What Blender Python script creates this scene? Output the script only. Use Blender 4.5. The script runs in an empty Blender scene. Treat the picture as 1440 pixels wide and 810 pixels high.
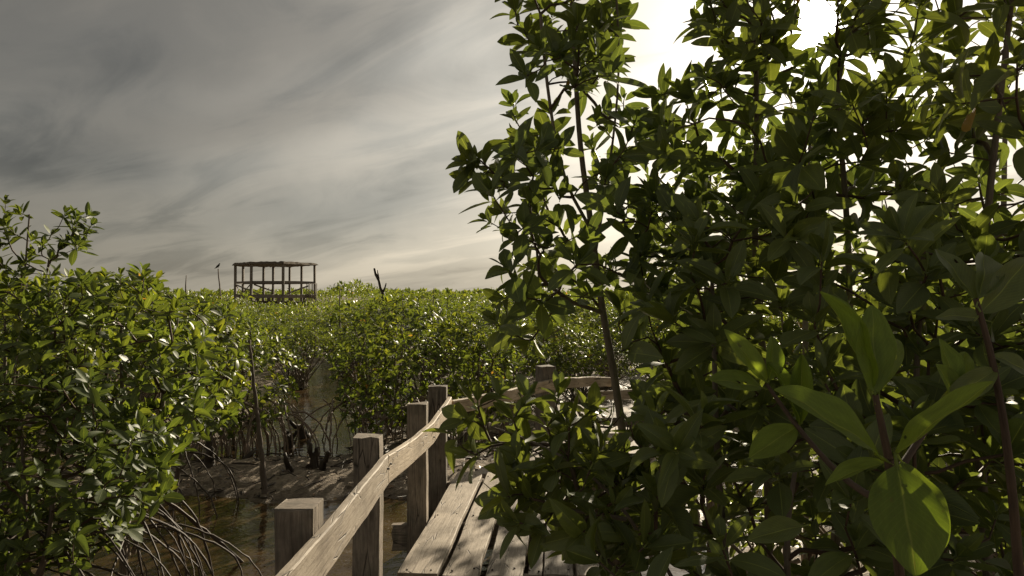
import bpy, math
import numpy as np
from mathutils import Vector, Matrix

S = bpy.context.scene
C = S.collection
RNG = np.random.default_rng(11)

# ---------------------------------------------------------------- camera
CAM = np.array([0.0, 0.0, 2.0])
FPX = 960.0
PITCH = math.atan(10 / FPX)
cam_d = bpy.data.cameras.new('camera')
cam_d.lens = 24.0; cam_d.sensor_width = 36.0
cam_d.clip_start = 0.05; cam_d.clip_end = 9000
cam = bpy.data.objects.new('camera', cam_d); C.objects.link(cam)
cam.location = CAM
cam.rotation_euler = (math.radians(90) + PITCH, 0, 0)
S.camera = cam
FW = np.array([0, math.cos(PITCH), math.sin(PITCH)])
UP = np.array([0, -math.sin(PITCH), math.cos(PITCH)])

def P(px, py, d):
    r = np.array([(px - 720) / FPX, 0, 0]) + FW + UP * (405 - py) / FPX
    return CAM + r * (d / r[1])

def proj(p):
    q = np.atleast_2d(p) - CAM
    z = q @ FW
    return 720 + FPX * q[:, 0] / z, 405 - FPX * (q @ UP) / z, z

# ---------------------------------------------------------------- sun, sky, exposure
SUN_DIR = P(1150, 28, 1.0) - CAM
SUN_DIR = SUN_DIR / np.linalg.norm(SUN_DIR)
SUN_EL = math.asin(SUN_DIR[2]); SUN_AZ = math.atan2(SUN_DIR[0], SUN_DIR[1])
sl = bpy.data.lights.new('sun', 'SUN')
sl.energy = 5.0; sl.angle = math.radians(0.5); sl.color = (1.0, 0.87, 0.66)
so = bpy.data.objects.new('sun', sl); C.objects.link(so)
so.rotation_euler = Vector(SUN_DIR).to_track_quat('Z', 'Y').to_euler()

S.view_settings.view_transform = 'Standard'
S.view_settings.look = 'None'
S.view_settings.gamma = 1.0
S.view_settings.exposure = 0.7

w = bpy.data.worlds.new('World'); S.world = w; w.use_nodes = True

class NT:
    def __init__(s, tree):
        s.t = tree; s.n = tree.nodes; s.l = tree.links; s.n.clear()
    def node(s, typ, **kw):
        n = s.n.new(typ)
        for k, v in kw.items(): setattr(n, k, v)
        return n
    def put(s, sock, v):
        if isinstance(v, bpy.types.NodeSocket): s.l.new(v, sock)
        elif v is not None:
            if isinstance(v, (tuple, list)) and len(v) == 3 and sock.type == 'RGBA': v = (*v, 1)
            sock.default_value = v
    def math(s, op, a, b=None, c=None, clamp=False):
        n = s.node('ShaderNodeMath', operation=op); n.use_clamp = clamp
        for i, v in enumerate((a, b, c)): s.put(n.inputs[i], v)
        return n.outputs[0]
    def vmath(s, op, a, b=None):
        n = s.node('ShaderNodeVectorMath', operation=op)
        s.put(n.inputs[0], a); s.put(n.inputs[1], b)
        return n.outputs['Value'] if op in ('DOT_PRODUCT', 'LENGTH') else n.outputs[0]
    def noise(s, vec, scale, detail=4, rough=.55, dist=0.0, out='Fac', dim='3D'):
        n = s.node('ShaderNodeTexNoise'); n.noise_dimensions = dim
        if vec is not None: s.put(n.inputs['Vector'], vec)
        n.inputs['Scale'].default_value = scale; n.inputs['Detail'].default_value = detail
        n.inputs['Roughness'].default_value = rough; n.inputs['Distortion'].default_value = dist
        return n.outputs[out]
    def mapv(s, vec, scale=(1, 1, 1), loc=(0, 0, 0), rot=(0, 0, 0)):
        n = s.node('ShaderNodeMapping'); s.put(n.inputs['Vector'], vec)
        n.inputs['Scale'].default_value = scale; n.inputs['Location'].default_value = loc
        n.inputs['Rotation'].default_value = rot
        return n.outputs[0]
    def ramp(s, fac, stops, interp='LINEAR'):
        n = s.node('ShaderNodeValToRGB'); s.put(n.inputs[0], fac)
        cr = n.color_ramp; cr.interpolation = interp
        while len(cr.elements) < len(stops): cr.elements.new(.5)
        for e, (p, c) in zip(cr.elements, stops):
            e.position = p
            e.color = (c, c, c, 1) if isinstance(c, (int, float)) else (*c, 1)
        return n.outputs[0]
    def mix(s, f, a, b, typ='MIX'):
        n = s.node('ShaderNodeMix', data_type='RGBA', blend_type=typ)
        s.put(n.inputs[0], f); s.put(n.inputs[6], a); s.put(n.inputs[7], b)
        return n.outputs[2]
    def bump(s, h, strength=.5, dist=.01, normal=None):
        n = s.node('ShaderNodeBump'); n.inputs['Strength'].default_value = strength
        n.inputs['Distance'].default_value = dist; s.put(n.inputs['Height'], h)
        if normal is not None: s.put(n.inputs['Normal'], normal)
        return n.outputs[0]

T = NT(w.node_tree)
geo = T.node('ShaderNodeTexCoord').outputs['Generated']
vdir = T.vmath('NORMALIZE', geo)
sep = T.node('ShaderNodeSeparateXYZ'); T.put(sep.inputs[0], vdir)
sx, sy, sz = sep.outputs
sky = T.node('ShaderNodeTexSky', sky_type='NISHITA'); sky.sun_disc = False
sky.sun_elevation = SUN_EL; sky.sun_rotation = SUN_AZ
sky.dust_density = 2.5; sky.air_density = 1.0
cosg = T.vmath('DOT_PRODUCT', vdir, tuple(SUN_DIR))
ang = T.math('MULTIPLY', T.math('ARCCOSINE', T.math('MINIMUM', cosg, 0.999999)), 57.2958)   # degrees from the sun
# thin high cloud lit through by the sun: bright near it, dim away from it
g1 = T.math('EXPONENT', T.math('MULTIPLY', T.math('POWER', T.math('DIVIDE', ang, 10.5), 1.5), -1.0))
g2 = T.math('EXPONENT', T.math('DIVIDE', ang, -24.0))
g3 = T.math('EXPONENT', T.math('MULTIPLY', T.math('POWER', T.math('DIVIDE', ang, 2.0), 2.0), -1.0))
# cloud plane coordinates
zc = T.math('ADD', T.math('MAXIMUM', sz, 0.0), 0.16)
comb = T.node('ShaderNodeCombineXYZ')
T.put(comb.inputs[0], T.math('DIVIDE', sx, zc)); T.put(comb.inputs[1], T.math('DIVIDE', sy, zc))
cp = comb.outputs[0]
def streak(az, su, sv, off, scale, detail, rough, dist):
    d_ = (math.sin(math.radians(az)), math.cos(math.radians(az)), 0); n_ = (d_[1], -d_[0], 0)
    c_ = T.node('ShaderNodeCombineXYZ')
    T.put(c_.inputs[0], T.math('MULTIPLY', T.vmath('DOT_PRODUCT', cp, d_), su)); T.put(c_.inputs[1], T.math('MULTIPLY', T.vmath('DOT_PRODUCT', cp, n_), sv))
    c_.inputs[2].default_value = off
    return T.noise(c_.outputs[0], scale, detail, rough, dist)
n1 = streak(-48, .42, .95, 3.3, .8, 6, .46, .55)
n2 = streak(-58, .5, 1.4, 8.1, 2.1, 8, .58, .9)
n3 = streak(-40, .35, .8, 1.7, .7, 3, .5, .6)
cl = T.math('ADD', T.math('MULTIPLY', n1, .58), T.math('MULTIPLY', n2, .42))
dens = T.ramp(cl, [(0.36, 0.0), (0.50, .5), (.66, 1.0)], 'EASE')
band = T.ramp(n3, [(0.38, 0.0), (.62, 1.0)], 'EASE')
# a few named cloud masses and openings between them, by azimuth and elevation, with ragged edges
azm = T.math('ARCTAN2', sx, sy); elv = T.math('ARCSINE', sz)
wob = T.node('ShaderNodeSeparateXYZ'); T.put(wob.inputs[0], T.vmath('SUBTRACT', T.noise(vdir, 5.0, 5, .6, 0, 'Color'), (.5, .5, .5)))
def blob(px, py, wx, wy, slope=0.0):
    a0 = math.atan2(px - 720, FPX); e0 = math.atan2((415 - py) * math.cos(a0), FPX)
    da = T.math('ADD', T.math('SUBTRACT', azm, a0), T.math('MULTIPLY', wob.outputs[0], .22))
    de = T.math('ADD', T.math('SUBTRACT', elv, e0), T.math('MULTIPLY', wob.outputs[1], .09))
    de = T.math('SUBTRACT', de, T.math('MULTIPLY', da, slope))
    q = T.math('ADD', T.math('POWER', T.math('ABSOLUTE', T.math('DIVIDE', da, wx / FPX)), 2.0), T.math('POWER', T.math('ABSOLUTE', T.math('DIVIDE', de, wy / FPX)), 2.0))
    return T.math('EXPONENT', T.math('MULTIPLY', q, -1.0))
openings = T.math('ADD', T.math('ADD', blob(500, 290, 170, 32, .12), T.math('MULTIPLY', blob(90, 222, 190, 26, -.03), .6)), T.math('MULTIPLY', blob(60, 60, 230, 90, .25), .35))
bright = T.math('ADD', T.math('ADD', blob(640, 75, 95, 60, .3), T.math('MULTIPLY', blob(420, 215, 230, 34, .16), .7)), T.math('MULTIPLY', blob(300, 130, 260, 30, .2), .45))
# brightness
hz = T.math('EXPONENT', T.math('MULTIPLY', T.math('MAXIMUM', sz, 0), -6.0))
base = T.math('ADD', T.math('ADD', T.math('MULTIPLY', g2, .92), T.math('MULTIPLY', hz, .15)), 0.0)
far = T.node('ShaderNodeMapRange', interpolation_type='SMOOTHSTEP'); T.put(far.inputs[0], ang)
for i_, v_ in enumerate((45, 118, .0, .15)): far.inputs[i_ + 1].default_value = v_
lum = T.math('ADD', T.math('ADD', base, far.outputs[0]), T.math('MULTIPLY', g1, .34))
mod = T.math('ADD', T.math('ADD', T.math('MULTIPLY', dens, .60), T.math('MULTIPLY', band, .32)), .60)
mod = T.math('ADD', T.math('SUBTRACT', mod, T.math('MULTIPLY', openings, .34)), T.math('MULTIPLY', bright, .42))
lum = T.math('MULTIPLY', lum, mod)
lum = T.math('ADD', lum, T.math('MULTIPLY', g3, 9.0))
ccol = T.mix(dens, (.93, .90, .80), (1.0, .885, .72))
ccol = T.mix(T.math('MULTIPLY', openings, .6), ccol, (.88, .92, .88))
ccol = T.mix(T.math('MULTIPLY', hz, .6), ccol, (1.0, .91, .70))
ccol = T.mix(g1, ccol, (1.0, .95, .88))
cloud = T.vmath('SCALE', ccol); T.put(cloud.node.inputs['Scale'], lum)
skyc = T.vmath('SCALE', sky.outputs[0]); skyc.node.inputs['Scale'].default_value = 0.004
tot = T.vmath('ADD', cloud, skyc)
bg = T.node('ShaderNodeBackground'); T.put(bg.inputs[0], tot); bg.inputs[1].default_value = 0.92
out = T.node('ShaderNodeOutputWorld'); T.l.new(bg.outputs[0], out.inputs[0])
w.cycles.sampling_method = 'MANUAL'; w.cycles.sample_map_resolution = 1024

# ---------------------------------------------------------------- helpers: objects
def setp(o, label=None, cat=None, group=None, kind=None):
    if label: o['label'] = label
    if cat: o['category'] = cat
    if group: o['group'] = group
    if kind: o['kind'] = kind
    return o

def empty(name, loc, label, cat, group=None):
    o = bpy.data.objects.new(name, None); C.objects.link(o)
    o.location = loc; o.empty_display_size = .1
    return setp(o, label, cat, group)

def mesh_obj(name, me, parent=None, mat=None, kind=None, loc=None):
    o = bpy.data.objects.new(name, me); C.objects.link(o)
    if mat is not None and not me.materials: me.materials.append(mat)
    if parent is not None:
        o.parent = parent
        # vertices are given in world space: cancel the parent's offset
        o.location = -Vector(parent.location) if loc is None else loc
    elif loc is not None: o.location = loc
    if kind: o['kind'] = kind
    return o

def raw_mesh(name, V, F, uv=None, rnd=None, smooth=True):
    """V (n,3), F (m,4) quads; uv per vertex (n,2); rnd per vertex (n,)"""
    V = np.asarray(V, np.float32); F = np.asarray(F, np.int32)
    me = bpy.data.meshes.new(name)
    k = F.shape[1]
    me.vertices.add(len(V)); me.vertices.foreach_set('co', V.ravel())
    me.loops.add(F.size); me.loops.foreach_set('vertex_index', F.ravel())
    me.polygons.add(len(F))
    me.polygons.foreach_set('loop_start', np.arange(0, F.size, k, dtype=np.int32))
    me.polygons.foreach_set('loop_total', np.full(len(F), k, np.int32))
    me.polygons.foreach_set('use_smooth', np.full(len(F), smooth, bool))
    if uv is not None:
        l = me.uv_layers.new(name='UVMap')
        l.data.foreach_set('uv', np.asarray(uv, np.float32)[F.ravel()].ravel())
    if rnd is not None:
        a = me.attributes.new('rnd', 'FLOAT', 'POINT')
        a.data.foreach_set('value', np.asarray(rnd, np.float32))
    me.update(calc_edges=True); me.validate()
    return me

def nrm(v):
    v = np.asarray(v, float)
    return v / (np.linalg.norm(v, axis=-1, keepdims=True) + 1e-12)

# ---------------------------------------------------------------- helpers: tubes and boards
def tube(pts, rad, n=6, u0=0.0):
    pts = np.asarray(pts, float); rad = np.asarray(rad, float)
    m = len(pts)
    tg = np.gradient(pts, axis=0); tg = nrm(tg)
    ref = np.array([0, 0, 1.0]) if abs(tg[0][2]) < .9 else np.array([1.0, 0, 0])
    V = []; UVs = []
    s = nrm(np.cross(tg[0], ref)); L = u0
    a = np.arange(n + 1) * 2 * np.pi / n
    for i in range(m):
        s = nrm(s - tg[i] * np.dot(s, tg[i])); b = np.cross(tg[i], s)
        V.append(pts[i] + rad[i] * (np.cos(a)[:, None] * s + np.sin(a)[:, None] * b))
        if i: L += np.linalg.norm(pts[i] - pts[i - 1])
        UVs.append(np.stack([np.full(n + 1, L), a / 6.283 * 6.283 * max(rad.max(), .004)], 1))
    V = np.concatenate(V); UVs = np.concatenate(UVs)
    F = []
    for i in range(m - 1):
        for j in range(n):
            p = i * (n + 1) + j
            F.append((p, p + 1, p + n + 2, p + n + 1))
    return V, np.array(F), UVs

class Acc:
    def __init__(s): s.V = []; s.F = []; s.U = []; s.R = []; s.k = 0
    def add(s, V, F, U, r=0.0):
        s.V.append(V); s.F.append(np.asarray(F) + s.k); s.U.append(U); s.R.append(np.full(len(V), r)); s.k += len(V)
    def tube(s, pts, rad, n=6, r=0.0): s.add(*tube(pts, rad, n), r)
    def mesh(s, name, smooth=True):
        if not s.V: return None
        return raw_mesh(name, np.concatenate(s.V), np.concatenate(s.F), np.concatenate(s.U), np.concatenate(s.R), smooth)

def smooth_noise(n, rng, amp, step=4):
    k = max(2, n // step + 2)
    c = rng.normal(0, amp, k)
    return np.interp(np.linspace(0, k - 1, n), np.arange(k), c)

def board(pts, wdir, width, thick, rng, jit=.004, bev=.004, step=.07, smooth=False, twist=0.0, saw=0.0):
    """a sawn board swept along pts; wdir = direction of its width. Closed, rounded edges, uneven faces."""
    pts = np.asarray(pts, float)
    seg = np.linalg.norm(np.diff(pts, axis=0), axis=1); L = np.concatenate([[0], np.cumsum(seg)])
    m = max(4, int(L[-1] / step)); t = np.linspace(0, L[-1], m)
    c = np.stack([np.interp(t, L, pts[:, i]) for i in range(3)], 1)
    tg = nrm(np.gradient(c, axis=0))
    wd = nrm(np.asarray(wdir, float))
    W0 = nrm(wd - tg * (tg @ wd)[:, None]); T0 = np.cross(tg, W0)
    hw, ht = width / 2, thick / 2
    # section: corners are bevelled, 4 points on each broad face
    sec = [(-hw + bev, -ht), (-hw * .35, -ht), (hw * .35, -ht), (hw - bev, -ht), (hw, -ht + bev), (hw, ht - bev), (hw - bev, ht), (hw * .35, ht), (-hw * .35, ht), (-hw + bev, ht), (-hw, ht - bev), (-hw, -ht + bev)]
    sec = np.array(sec); k = len(sec)
    le = smooth_noise(m, rng, jit, 5) + rng.normal(0, jit * .3, m); re = smooth_noise(m, rng, jit, 5) + rng.normal(0, jit * .3, m)
    up = smooth_noise(m, rng, jit * .5, 6); tw = np.linspace(-twist, twist, m)
    V = []
    per = np.concatenate([[0], np.cumsum(np.linalg.norm(np.diff(np.vstack([sec, sec[:1]]), axis=0), axis=1))])[:k]
    U = []
    for i in range(m):
        s = sec.copy()
        s[:, 0] += np.where(sec[:, 0] < -hw * .6, le[i], 0) + np.where(sec[:, 0] > hw * .6, re[i], 0)
        s[:, 1] += up[i] + rng.normal(0, jit * .12, k)
        ca, sa = math.cos(tw[i]), math.sin(tw[i])
        a = s[:, 0] * ca - s[:, 1] * sa; b = s[:, 0] * sa + s[:, 1] * ca
        off = 0
        if i == 0: off = rng.normal(0, saw, k)[:, None] * tg[i]
        if i == m - 1: off = rng.normal(0, saw, k)[:, None] * tg[i]
        V.append(c[i] + a[:, None] * W0[i] + b[:, None] * T0[i] + off)
        U.append(np.stack([np.full(k, t[i]), per], 1))
    V = np.concatenate(V); U = np.concatenate(U)
    faces = []
    for i in range(m - 1):
        for j in range(k):
            p, q = i * k + j, i * k + (j + 1) % k
            faces.append((p, q, q + k, p + k))
    faces.append(tuple(range(k))[::-1]); faces.append(tuple(range((m - 1) * k, m * k)))
    me = bpy.data.meshes.new('board')
    me.from_pydata(V.tolist(), [], faces)
    l = me.uv_layers.new(name='UVMap')
    ou = rng.uniform(0, 50)
    vi = np.zeros(len(me.loops), np.int32); me.loops.foreach_get('vertex_index', vi)
    uv = U[vi].copy()
    # end caps: seen as end grain, small local coordinates
    nc = 2 * k
    uv[-nc:, 0] = (np.tile(sec[:, 0], 2)) * 3; uv[-nc:, 1] = np.tile(sec[:, 1], 2) * 3
    # seam: the last column of faces wraps round
    lp = uv[:-nc].reshape(-1, 4, 2)
    wrap = (lp[:, :, 1].max(1) - lp[:, :, 1].min(1)) > width
    fix = lp[wrap]; fix[:, :, 1] = np.where(fix[:, :, 1] < width * .5, fix[:, :, 1] + 2 * (width + thick), fix[:, :, 1]); lp[wrap] = fix
    uv[:-nc] = lp.reshape(-1, 2)
    uv[:, 0] += ou
    l.data.foreach_set('uv', uv.astype(np.float32).ravel())
    me.update(); me.validate()
    import bmesh
    bm = bmesh.new(); bm.from_mesh(me); bmesh.ops.recalc_face_normals(bm, faces=bm.faces); bm.to_mesh(me); bm.free()
    return me

# ---------------------------------------------------------------- materials
def new_mat(name):
    m = bpy.data.materials.new(name); m.use_nodes = True
    T = NT(m.node_tree)
    o = T.node('ShaderNodeOutputMaterial')
    return m, T, o

def principled(T, col, rough, normal=None, spec=.5, **kw):
    p = T.node('ShaderNodeBsdfPrincipled')
    T.put(p.inputs['Base Color'], col); T.put(p.inputs['Roughness'], rough)
    p.inputs['Specular IOR Level'].default_value = spec
    if normal is not None: T.put(p.inputs['Normal'], normal)
    for k, v in kw.items(): T.put(p.inputs[k], v)
    return p

def leaf_mat(name, dark, mid, young, trans=.42, rough=.33, tcol=1.0, ywear=.02, spec=.5):
    m, T, o = new_mat(name)
    at = T.node('ShaderNodeAttribute', attribute_name='rnd').outputs['Fac']
    oi = T.node('ShaderNodeObjectInfo').outputs['Random']
    r = T.math('FRACT', T.math('ADD', at, oi))
    r2 = T.math('FRACT', T.math('MULTIPLY', r, 17.31))
    uv = T.node('ShaderNodeUVMap').outputs[0]
    s = T.node('ShaderNodeSeparateXYZ'); T.put(s.inputs[0], uv)
    u, v = s.outputs[0], s.outputs[1]
    col = T.ramp(r, [(0, dark), (.45, mid), (.8, mid), (1.0, young)])
    pos = T.node('ShaderNodeNewGeometry').outputs['Position']
    big = T.noise(pos, 1.1, 2, .5)
    col = T.mix(T.math('MULTIPLY', T.ramp(big, [(.35, 0.0), (.65, 1.0)]), .6), col, T.mix(1.0, col, (1.45, 1.2, .75), 'MULTIPLY'))
    # midrib and side veins
    av = T.math('ABSOLUTE', v)
    rib = T.math('SUBTRACT', 1.0, T.math('DIVIDE', av, .055), clamp=True)
    vw = T.math('SINE', T.math('MULTIPLY', T.math('SUBTRACT', T.math('MULTIPLY', u, 1.0), T.math('MULTIPLY', av, .35)), 95.0))
    vein = T.math('MULTIPLY', T.math('GREATER_THAN', vw, .86), .12)
    lift = T.math('MAXIMUM', T.math('MULTIPLY', rib, .75), vein)
    col2 = T.mix(lift, col, (.30, .36, .10))
    # blemishes: yellow-brown spots
    cv = T.node('ShaderNodeCombineXYZ'); T.put(cv.inputs[0], T.math('ADD', u, T.math('MULTIPLY', r, 91.0))); T.put(cv.inputs[1], v); T.put(cv.inputs[2], r2)
    sp = T.noise(cv.outputs[0], 7.0, 3, .6)
    spot = T.ramp(sp, [(.70, 0.0), (.76, 1.0)])
    col2 = T.mix(T.math('MULTIPLY', spot, .7), col2, (.16, .09, .03))
    old = T.math('GREATER_THAN', r2, 1 - ywear)
    col2 = T.mix(old, col2, (.22, .13, .04))
    mott = T.noise(cv.outputs[0], 4.0, 7, .68)
    fleck = T.ramp(T.noise(cv.outputs[0], 38.0, 2, .5), [(.66, 0.0), (.70, 1.0)])
    col2 = T.mix(T.math('MULTIPLY', fleck, .55), col2, (.10, .07, .03))
    col2 = T.mix(.5, col2, T.ramp(mott, [(.3, .55), (.7, 1.35)]), 'MULTIPLY')
    back = T.node('ShaderNodeNewGeometry').outputs['Backfacing']
    colf = T.mix(T.math('MULTIPLY', back, .5), col2, T.mix(.6, col2, (.14, .17, .05)))
    h = T.math('ADD', T.math('MULTIPLY', rib, 1.0), T.math('MULTIPLY', T.noise(cv.outputs[0], 14, 2), .5))
    nb = T.bump(h, .25, .002)
    p = principled(T, colf, T.math('ADD', rough, T.math('MULTIPLY', back, .2)), nb, spec)
    tr = T.node('ShaderNodeBsdfTranslucent')
    tc = T.mix(1.0, col2, (2.62 * tcol, 2.4 * tcol, .9 * tcol), 'MULTIPLY')
    T.put(tr.inputs[0], tc)
    mx = T.node('ShaderNodeMixShader'); mx.inputs[0].default_value = trans
    T.l.new(p.outputs[0], mx.inputs[1]); T.l.new(tr.outputs[0], mx.inputs[2]); T.l.new(mx.outputs[0], o.inputs[0])
    return m

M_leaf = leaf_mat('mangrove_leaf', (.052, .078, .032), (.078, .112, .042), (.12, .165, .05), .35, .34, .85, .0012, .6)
M_leaf_shaded = leaf_mat('shaded_mangrove_leaf', (.028, .045, .016), (.042, .066, .022), (.075, .11, .03), .36, .34, 1.0, .002, .45)  # darker leaf copy: shade of the lower left corner put into the colour
M_leaf_lit = leaf_mat('marsh_leaf', (.032, .052, .016), (.056, .084, .022), (.135, .165, .032), .42, .25, 1.05, .003, .6)
M_leaf_young = leaf_mat('young_leaf', (.09, .155, .030), (.125, .20, .038), (.165, .25, .05), .50, .33, .72, 0.0)

def bark_mat(name, c1, c2, rough=.8, sc=1.0, spec=.3):
    m, T, o = new_mat(name)
    uv = T.node('ShaderNodeUVMap').outputs[0]
    pos = T.node('ShaderNodeTexCoord').outputs['Object']
    n = T.noise(T.mapv(uv, (7 * sc, 60 * sc, 1)), 3, 5, .65)
    n2 = T.noise(pos, 9 * sc, 4, .6)
    f = T.math('ADD', T.math('MULTIPLY', n, .6), T.math('MULTIPLY', n2, .4))
    col = T.ramp(f, [(.32, c1), (.65, c2)])
    nb = T.bump(f, .6, .004)
    p = principled(T, col, rough, nb, spec)
    T.l.new(p.outputs[0], o.inputs[0]); return m

M_bark = bark_mat('mangrove_bark', (.07, .055, .042), (.25, .21, .17))
M_twig = bark_mat('mangrove_twig', (.040, .026, .018), (.12, .078, .052), .6)
M_root = bark_mat('prop_root_bark', (.10, .07, .05), (.32, .24, .18), .6, 1, .4)
M_stump = bark_mat('rotten_stump', (.018, .013, .009), (.07, .052, .036), .6)
M_bird = bark_mat('dark_feathers', (.012, .012, .014), (.035, .033, .033), .6)
M_grey = bark_mat('weathered_stick', (.07, .055, .045), (.22, .18, .15))

def wood_mat(name, pale, mid, dark, stain=.45, rough=.72, crack=1.0):
    m, T, o = new_mat(name)
    uv = T.node('ShaderNodeUVMap').outputs[0]
    oi = T.node('ShaderNodeObjectInfo').outputs['Random']
    pos = T.node('ShaderNodeTexCoord').outputs['Object']
    warp = T.noise(T.mapv(uv, (1.6, 5, 1)), 1.0, 3, .5, 0, 'Color')
    wv = T.vmath('ADD', uv, T.vmath('MULTIPLY', T.vmath('SUBTRACT', warp, (.5, .5, .5)), (.10, .055, 0)))
    grain = T.noise(T.mapv(wv, (1.6, 42, 1)), 2.2, 7, .68)
    fine = T.noise(T.mapv(wv, (9, 260, 1)), 2.0, 3, .7)
    blot = T.noise(pos, 4.5, 5, .62)
    wear = T.noise(T.mapv(wv, (5, 16, 1)), 2.0, 6, .7, .8)
    col = T.ramp(grain, [(.30, dark), (.46, mid), (.68, pale)])
    col = T.mix(T.math('MULTIPLY', T.ramp(fine, [(.35, 1.0), (.6, 0.0)]), .35), col, dark)
    col = T.mix(T.math('MULTIPLY', T.ramp(blot, [(.42, 0.0), (.66, 1.0)]), stain), col, T.mix(1.0, col, (.42, .40, .37), 'MULTIPLY'))
    col = T.mix(T.math('MULTIPLY', T.ramp(wear, [(.52, 0.0), (.66, 1.0)]), .5 * crack), col, T.mix(.7, col, dark))
    # checks: long thin cracks following the grain
    vor = T.node('ShaderNodeTexVoronoi', feature='DISTANCE_TO_EDGE'); T.put(vor.inputs['Vector'], T.mapv(wv, (2.2, 17, 1))); vor.inputs['Scale'].default_value = 1.5
    sel = T.ramp(T.noise(T.mapv(uv, (1.5, 7, 1), (3, 8, 0)), 1.7, 2), [(.52, 0.0), (.60, 1.0)])
    ck = T.math('MULTIPLY', T.ramp(vor.outputs[0], [(0, 1.0), (.035, 0.0)]), sel)
    ck = T.math('MULTIPLY', ck, crack)
    # knots
    vk = T.node('ShaderNodeTexVoronoi'); T.put(vk.inputs['Vector'], T.mapv(wv, (2.6, 7.0, 1))); vk.inputs['Scale'].default_value = 1.0
    kn = T.ramp(vk.outputs['Distance'], [(.05, 1.0), (.12, 0.0)])
    col = T.mix(T.math('MULTIPLY', kn, .75), col, dark)
    col = T.mix(ck, col, (.018, .013, .010))
    col = T.mix(1.0, col, T.ramp(oi, [(0, (.72, .72, .73)), (1, (1.10, 1.06, 1.0))]), 'MULTIPLY')
    h = T.math('SUBTRACT', T.math('ADD', T.math('MULTIPLY', grain, .8), T.math('ADD', T.math('MULTIPLY', fine, .25), T.math('MULTIPLY', wear, .9))), T.math('MULTIPLY', ck, 2.5))
    nb = T.bump(h, .7, .0035)
    p = principled(T, col, rough, nb, .3)
    T.l.new(p.outputs[0], o.inputs[0]); return m

M_plank = wood_mat('bleached_plank', (.56, .50, .43), (.42, .37, .31), (.17, .14, .115), .75)
M_rail = wood_mat('rail_wood', (.62, .535, .425), (.475, .40, .31), (.20, .155, .11), .55, .7, .85)
def tide_stain(mat):
    T = NT.__new__(NT); T.t = mat.node_tree; T.n = T.t.nodes; T.l = T.t.links
    p = [n for n in T.n if n.type == 'BSDF_PRINCIPLED'][0]; src = p.inputs['Base Color'].links[0].from_socket
    pos = T.node('ShaderNodeNewGeometry').outputs['Position']; sp = T.node('ShaderNodeSeparateXYZ'); T.put(sp.inputs[0], pos)
    h = T.math('ADD', sp.outputs[2], T.math('MULTIPLY', T.noise(T.mapv(pos, (9, 9, 2)), 1.5, 4, .6), .35))
    f = T.ramp(h, [(.30, .85), (.48, 0.0)])
    g = T.math('MULTIPLY', T.ramp(T.noise(T.mapv(pos, (16, 16, 4)), 1.2, 5, .65), [(.5, 0.0), (.62, 1.0)]), .45)
    c = T.mix(g, src, (.085, .080, .062)); c = T.mix(f, c, (.035, .032, .020))
    T.l.new(c, p.inputs['Base Color'])
M_post = wood_mat('post_wood', (.48, .42, .35), (.31, .265, .22), (.10, .083, .068), .7, .8, .9)
tide_stain(M_post)
M_hut = wood_mat('lookout_wood', (.28, .25, .22), (.20, .175, .15), (.09, .075, .06), .4)
M_thatch = bark_mat('thatch', (.06, .048, .035), (.15, .12, .085), .9, .3)

# ---------------------------------------------------------------- leaf templates
def leaf_template(ns, nc, fold, droop, wr=.46, petiole=True, wav=0.0, seed=0):
    """unit leaf: length along +x, width along y, upper side +z"""
    rg = np.random.default_rng(seed)
    t = np.linspace(0, 1, ns + 1)
    tt = 1 - (1 - t) ** 1.05
    wdt = wr * .5 * np.sin(np.pi * np.clip(tt, 0.001, .999) ** 1.06) ** .64
    wdt[0] = .018; wdt[-1] = .012
    s = np.linspace(-1, 1, nc + 1)
    V = []; U = []
    ph = rg.uniform(0, 6)
    for i in range(ns + 1):
        x = t[i]
        zc = -droop * x * x
        for q in s:
            y = q * wdt[i]
            z = zc + abs(y) * fold * (1 + .25 * math.sin(ph)) + wav * math.sin(9 * x + ph + (2 if q > 0 else 0)) * abs(q) ** 2
            xx = x - .10 * droop * x
            V.append((xx, y, z)); U.append((x, q))
    F = []
    n = nc + 1
    for i in range(ns):
        for j in range(nc):
            p = i * n + j
            F.append((p, p + n, p + n + 1, p + 1))
    V = np.array(V); U = np.array(U)
    if petiole:
        k = len(V); w = .014
        pv = [(-.14, -w, -.0), (-.14, w, -.0), (.03, w, .002), (.03, -w, .002), (-.14, 0, -.02), (.03, 0, -.02)]
        V = np.vstack([V, pv]); U = np.vstack([U, [(0, 0.0)] * 6])
        F += [(k, k + 3, k + 2, k + 1), (k + 4, k + 5, k + 3, k), (k + 1, k + 2, k + 5, k + 4)]
    F = np.array(F)[:, ::-1]
    return V, F, U

near_T = [leaf_template(7, 4, f, d, wv, True, .008, i) for i, (f, d, wv) in enumerate([(.30, .10, .47), (.5, .20, .44), (.2, .30, .50), (.40, -.08, .45), (.7, .15, .42), (.3, .40, .46), (.15, .05, .52), (.5, .28, .38), (.9, .55, .46), (-.15, .35, .44), (.6, -.22, .36), (.25, .18, .38)])]
mid_T = [leaf_template(4, 2, f, d, wv, False, 0, i) for i, (f, d, wv) in enumerate([(.3, .1, .54), (.5, .25, .50), (.3, .36, .54), (.55, -.05, .50)])]
far_T = [leaf_template(2, 2, f, d, .5, False, 0, i) for i, (f, d) in enumerate([(.4, .12), (.5, .3)])]

class Leaves:
    """positions, frames and sizes of leaves"""
    def __init__(s): s.p = []; s.x = []; s.z = []; s.s = []
    def add(s, p, x, z, sc): s.p.append(p); s.x.append(x); s.z.append(z); s.s.append(sc)
    def arrays(s): return np.array(s.p), np.array(s.x), np.array(s.z), np.array(s.s)

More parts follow.
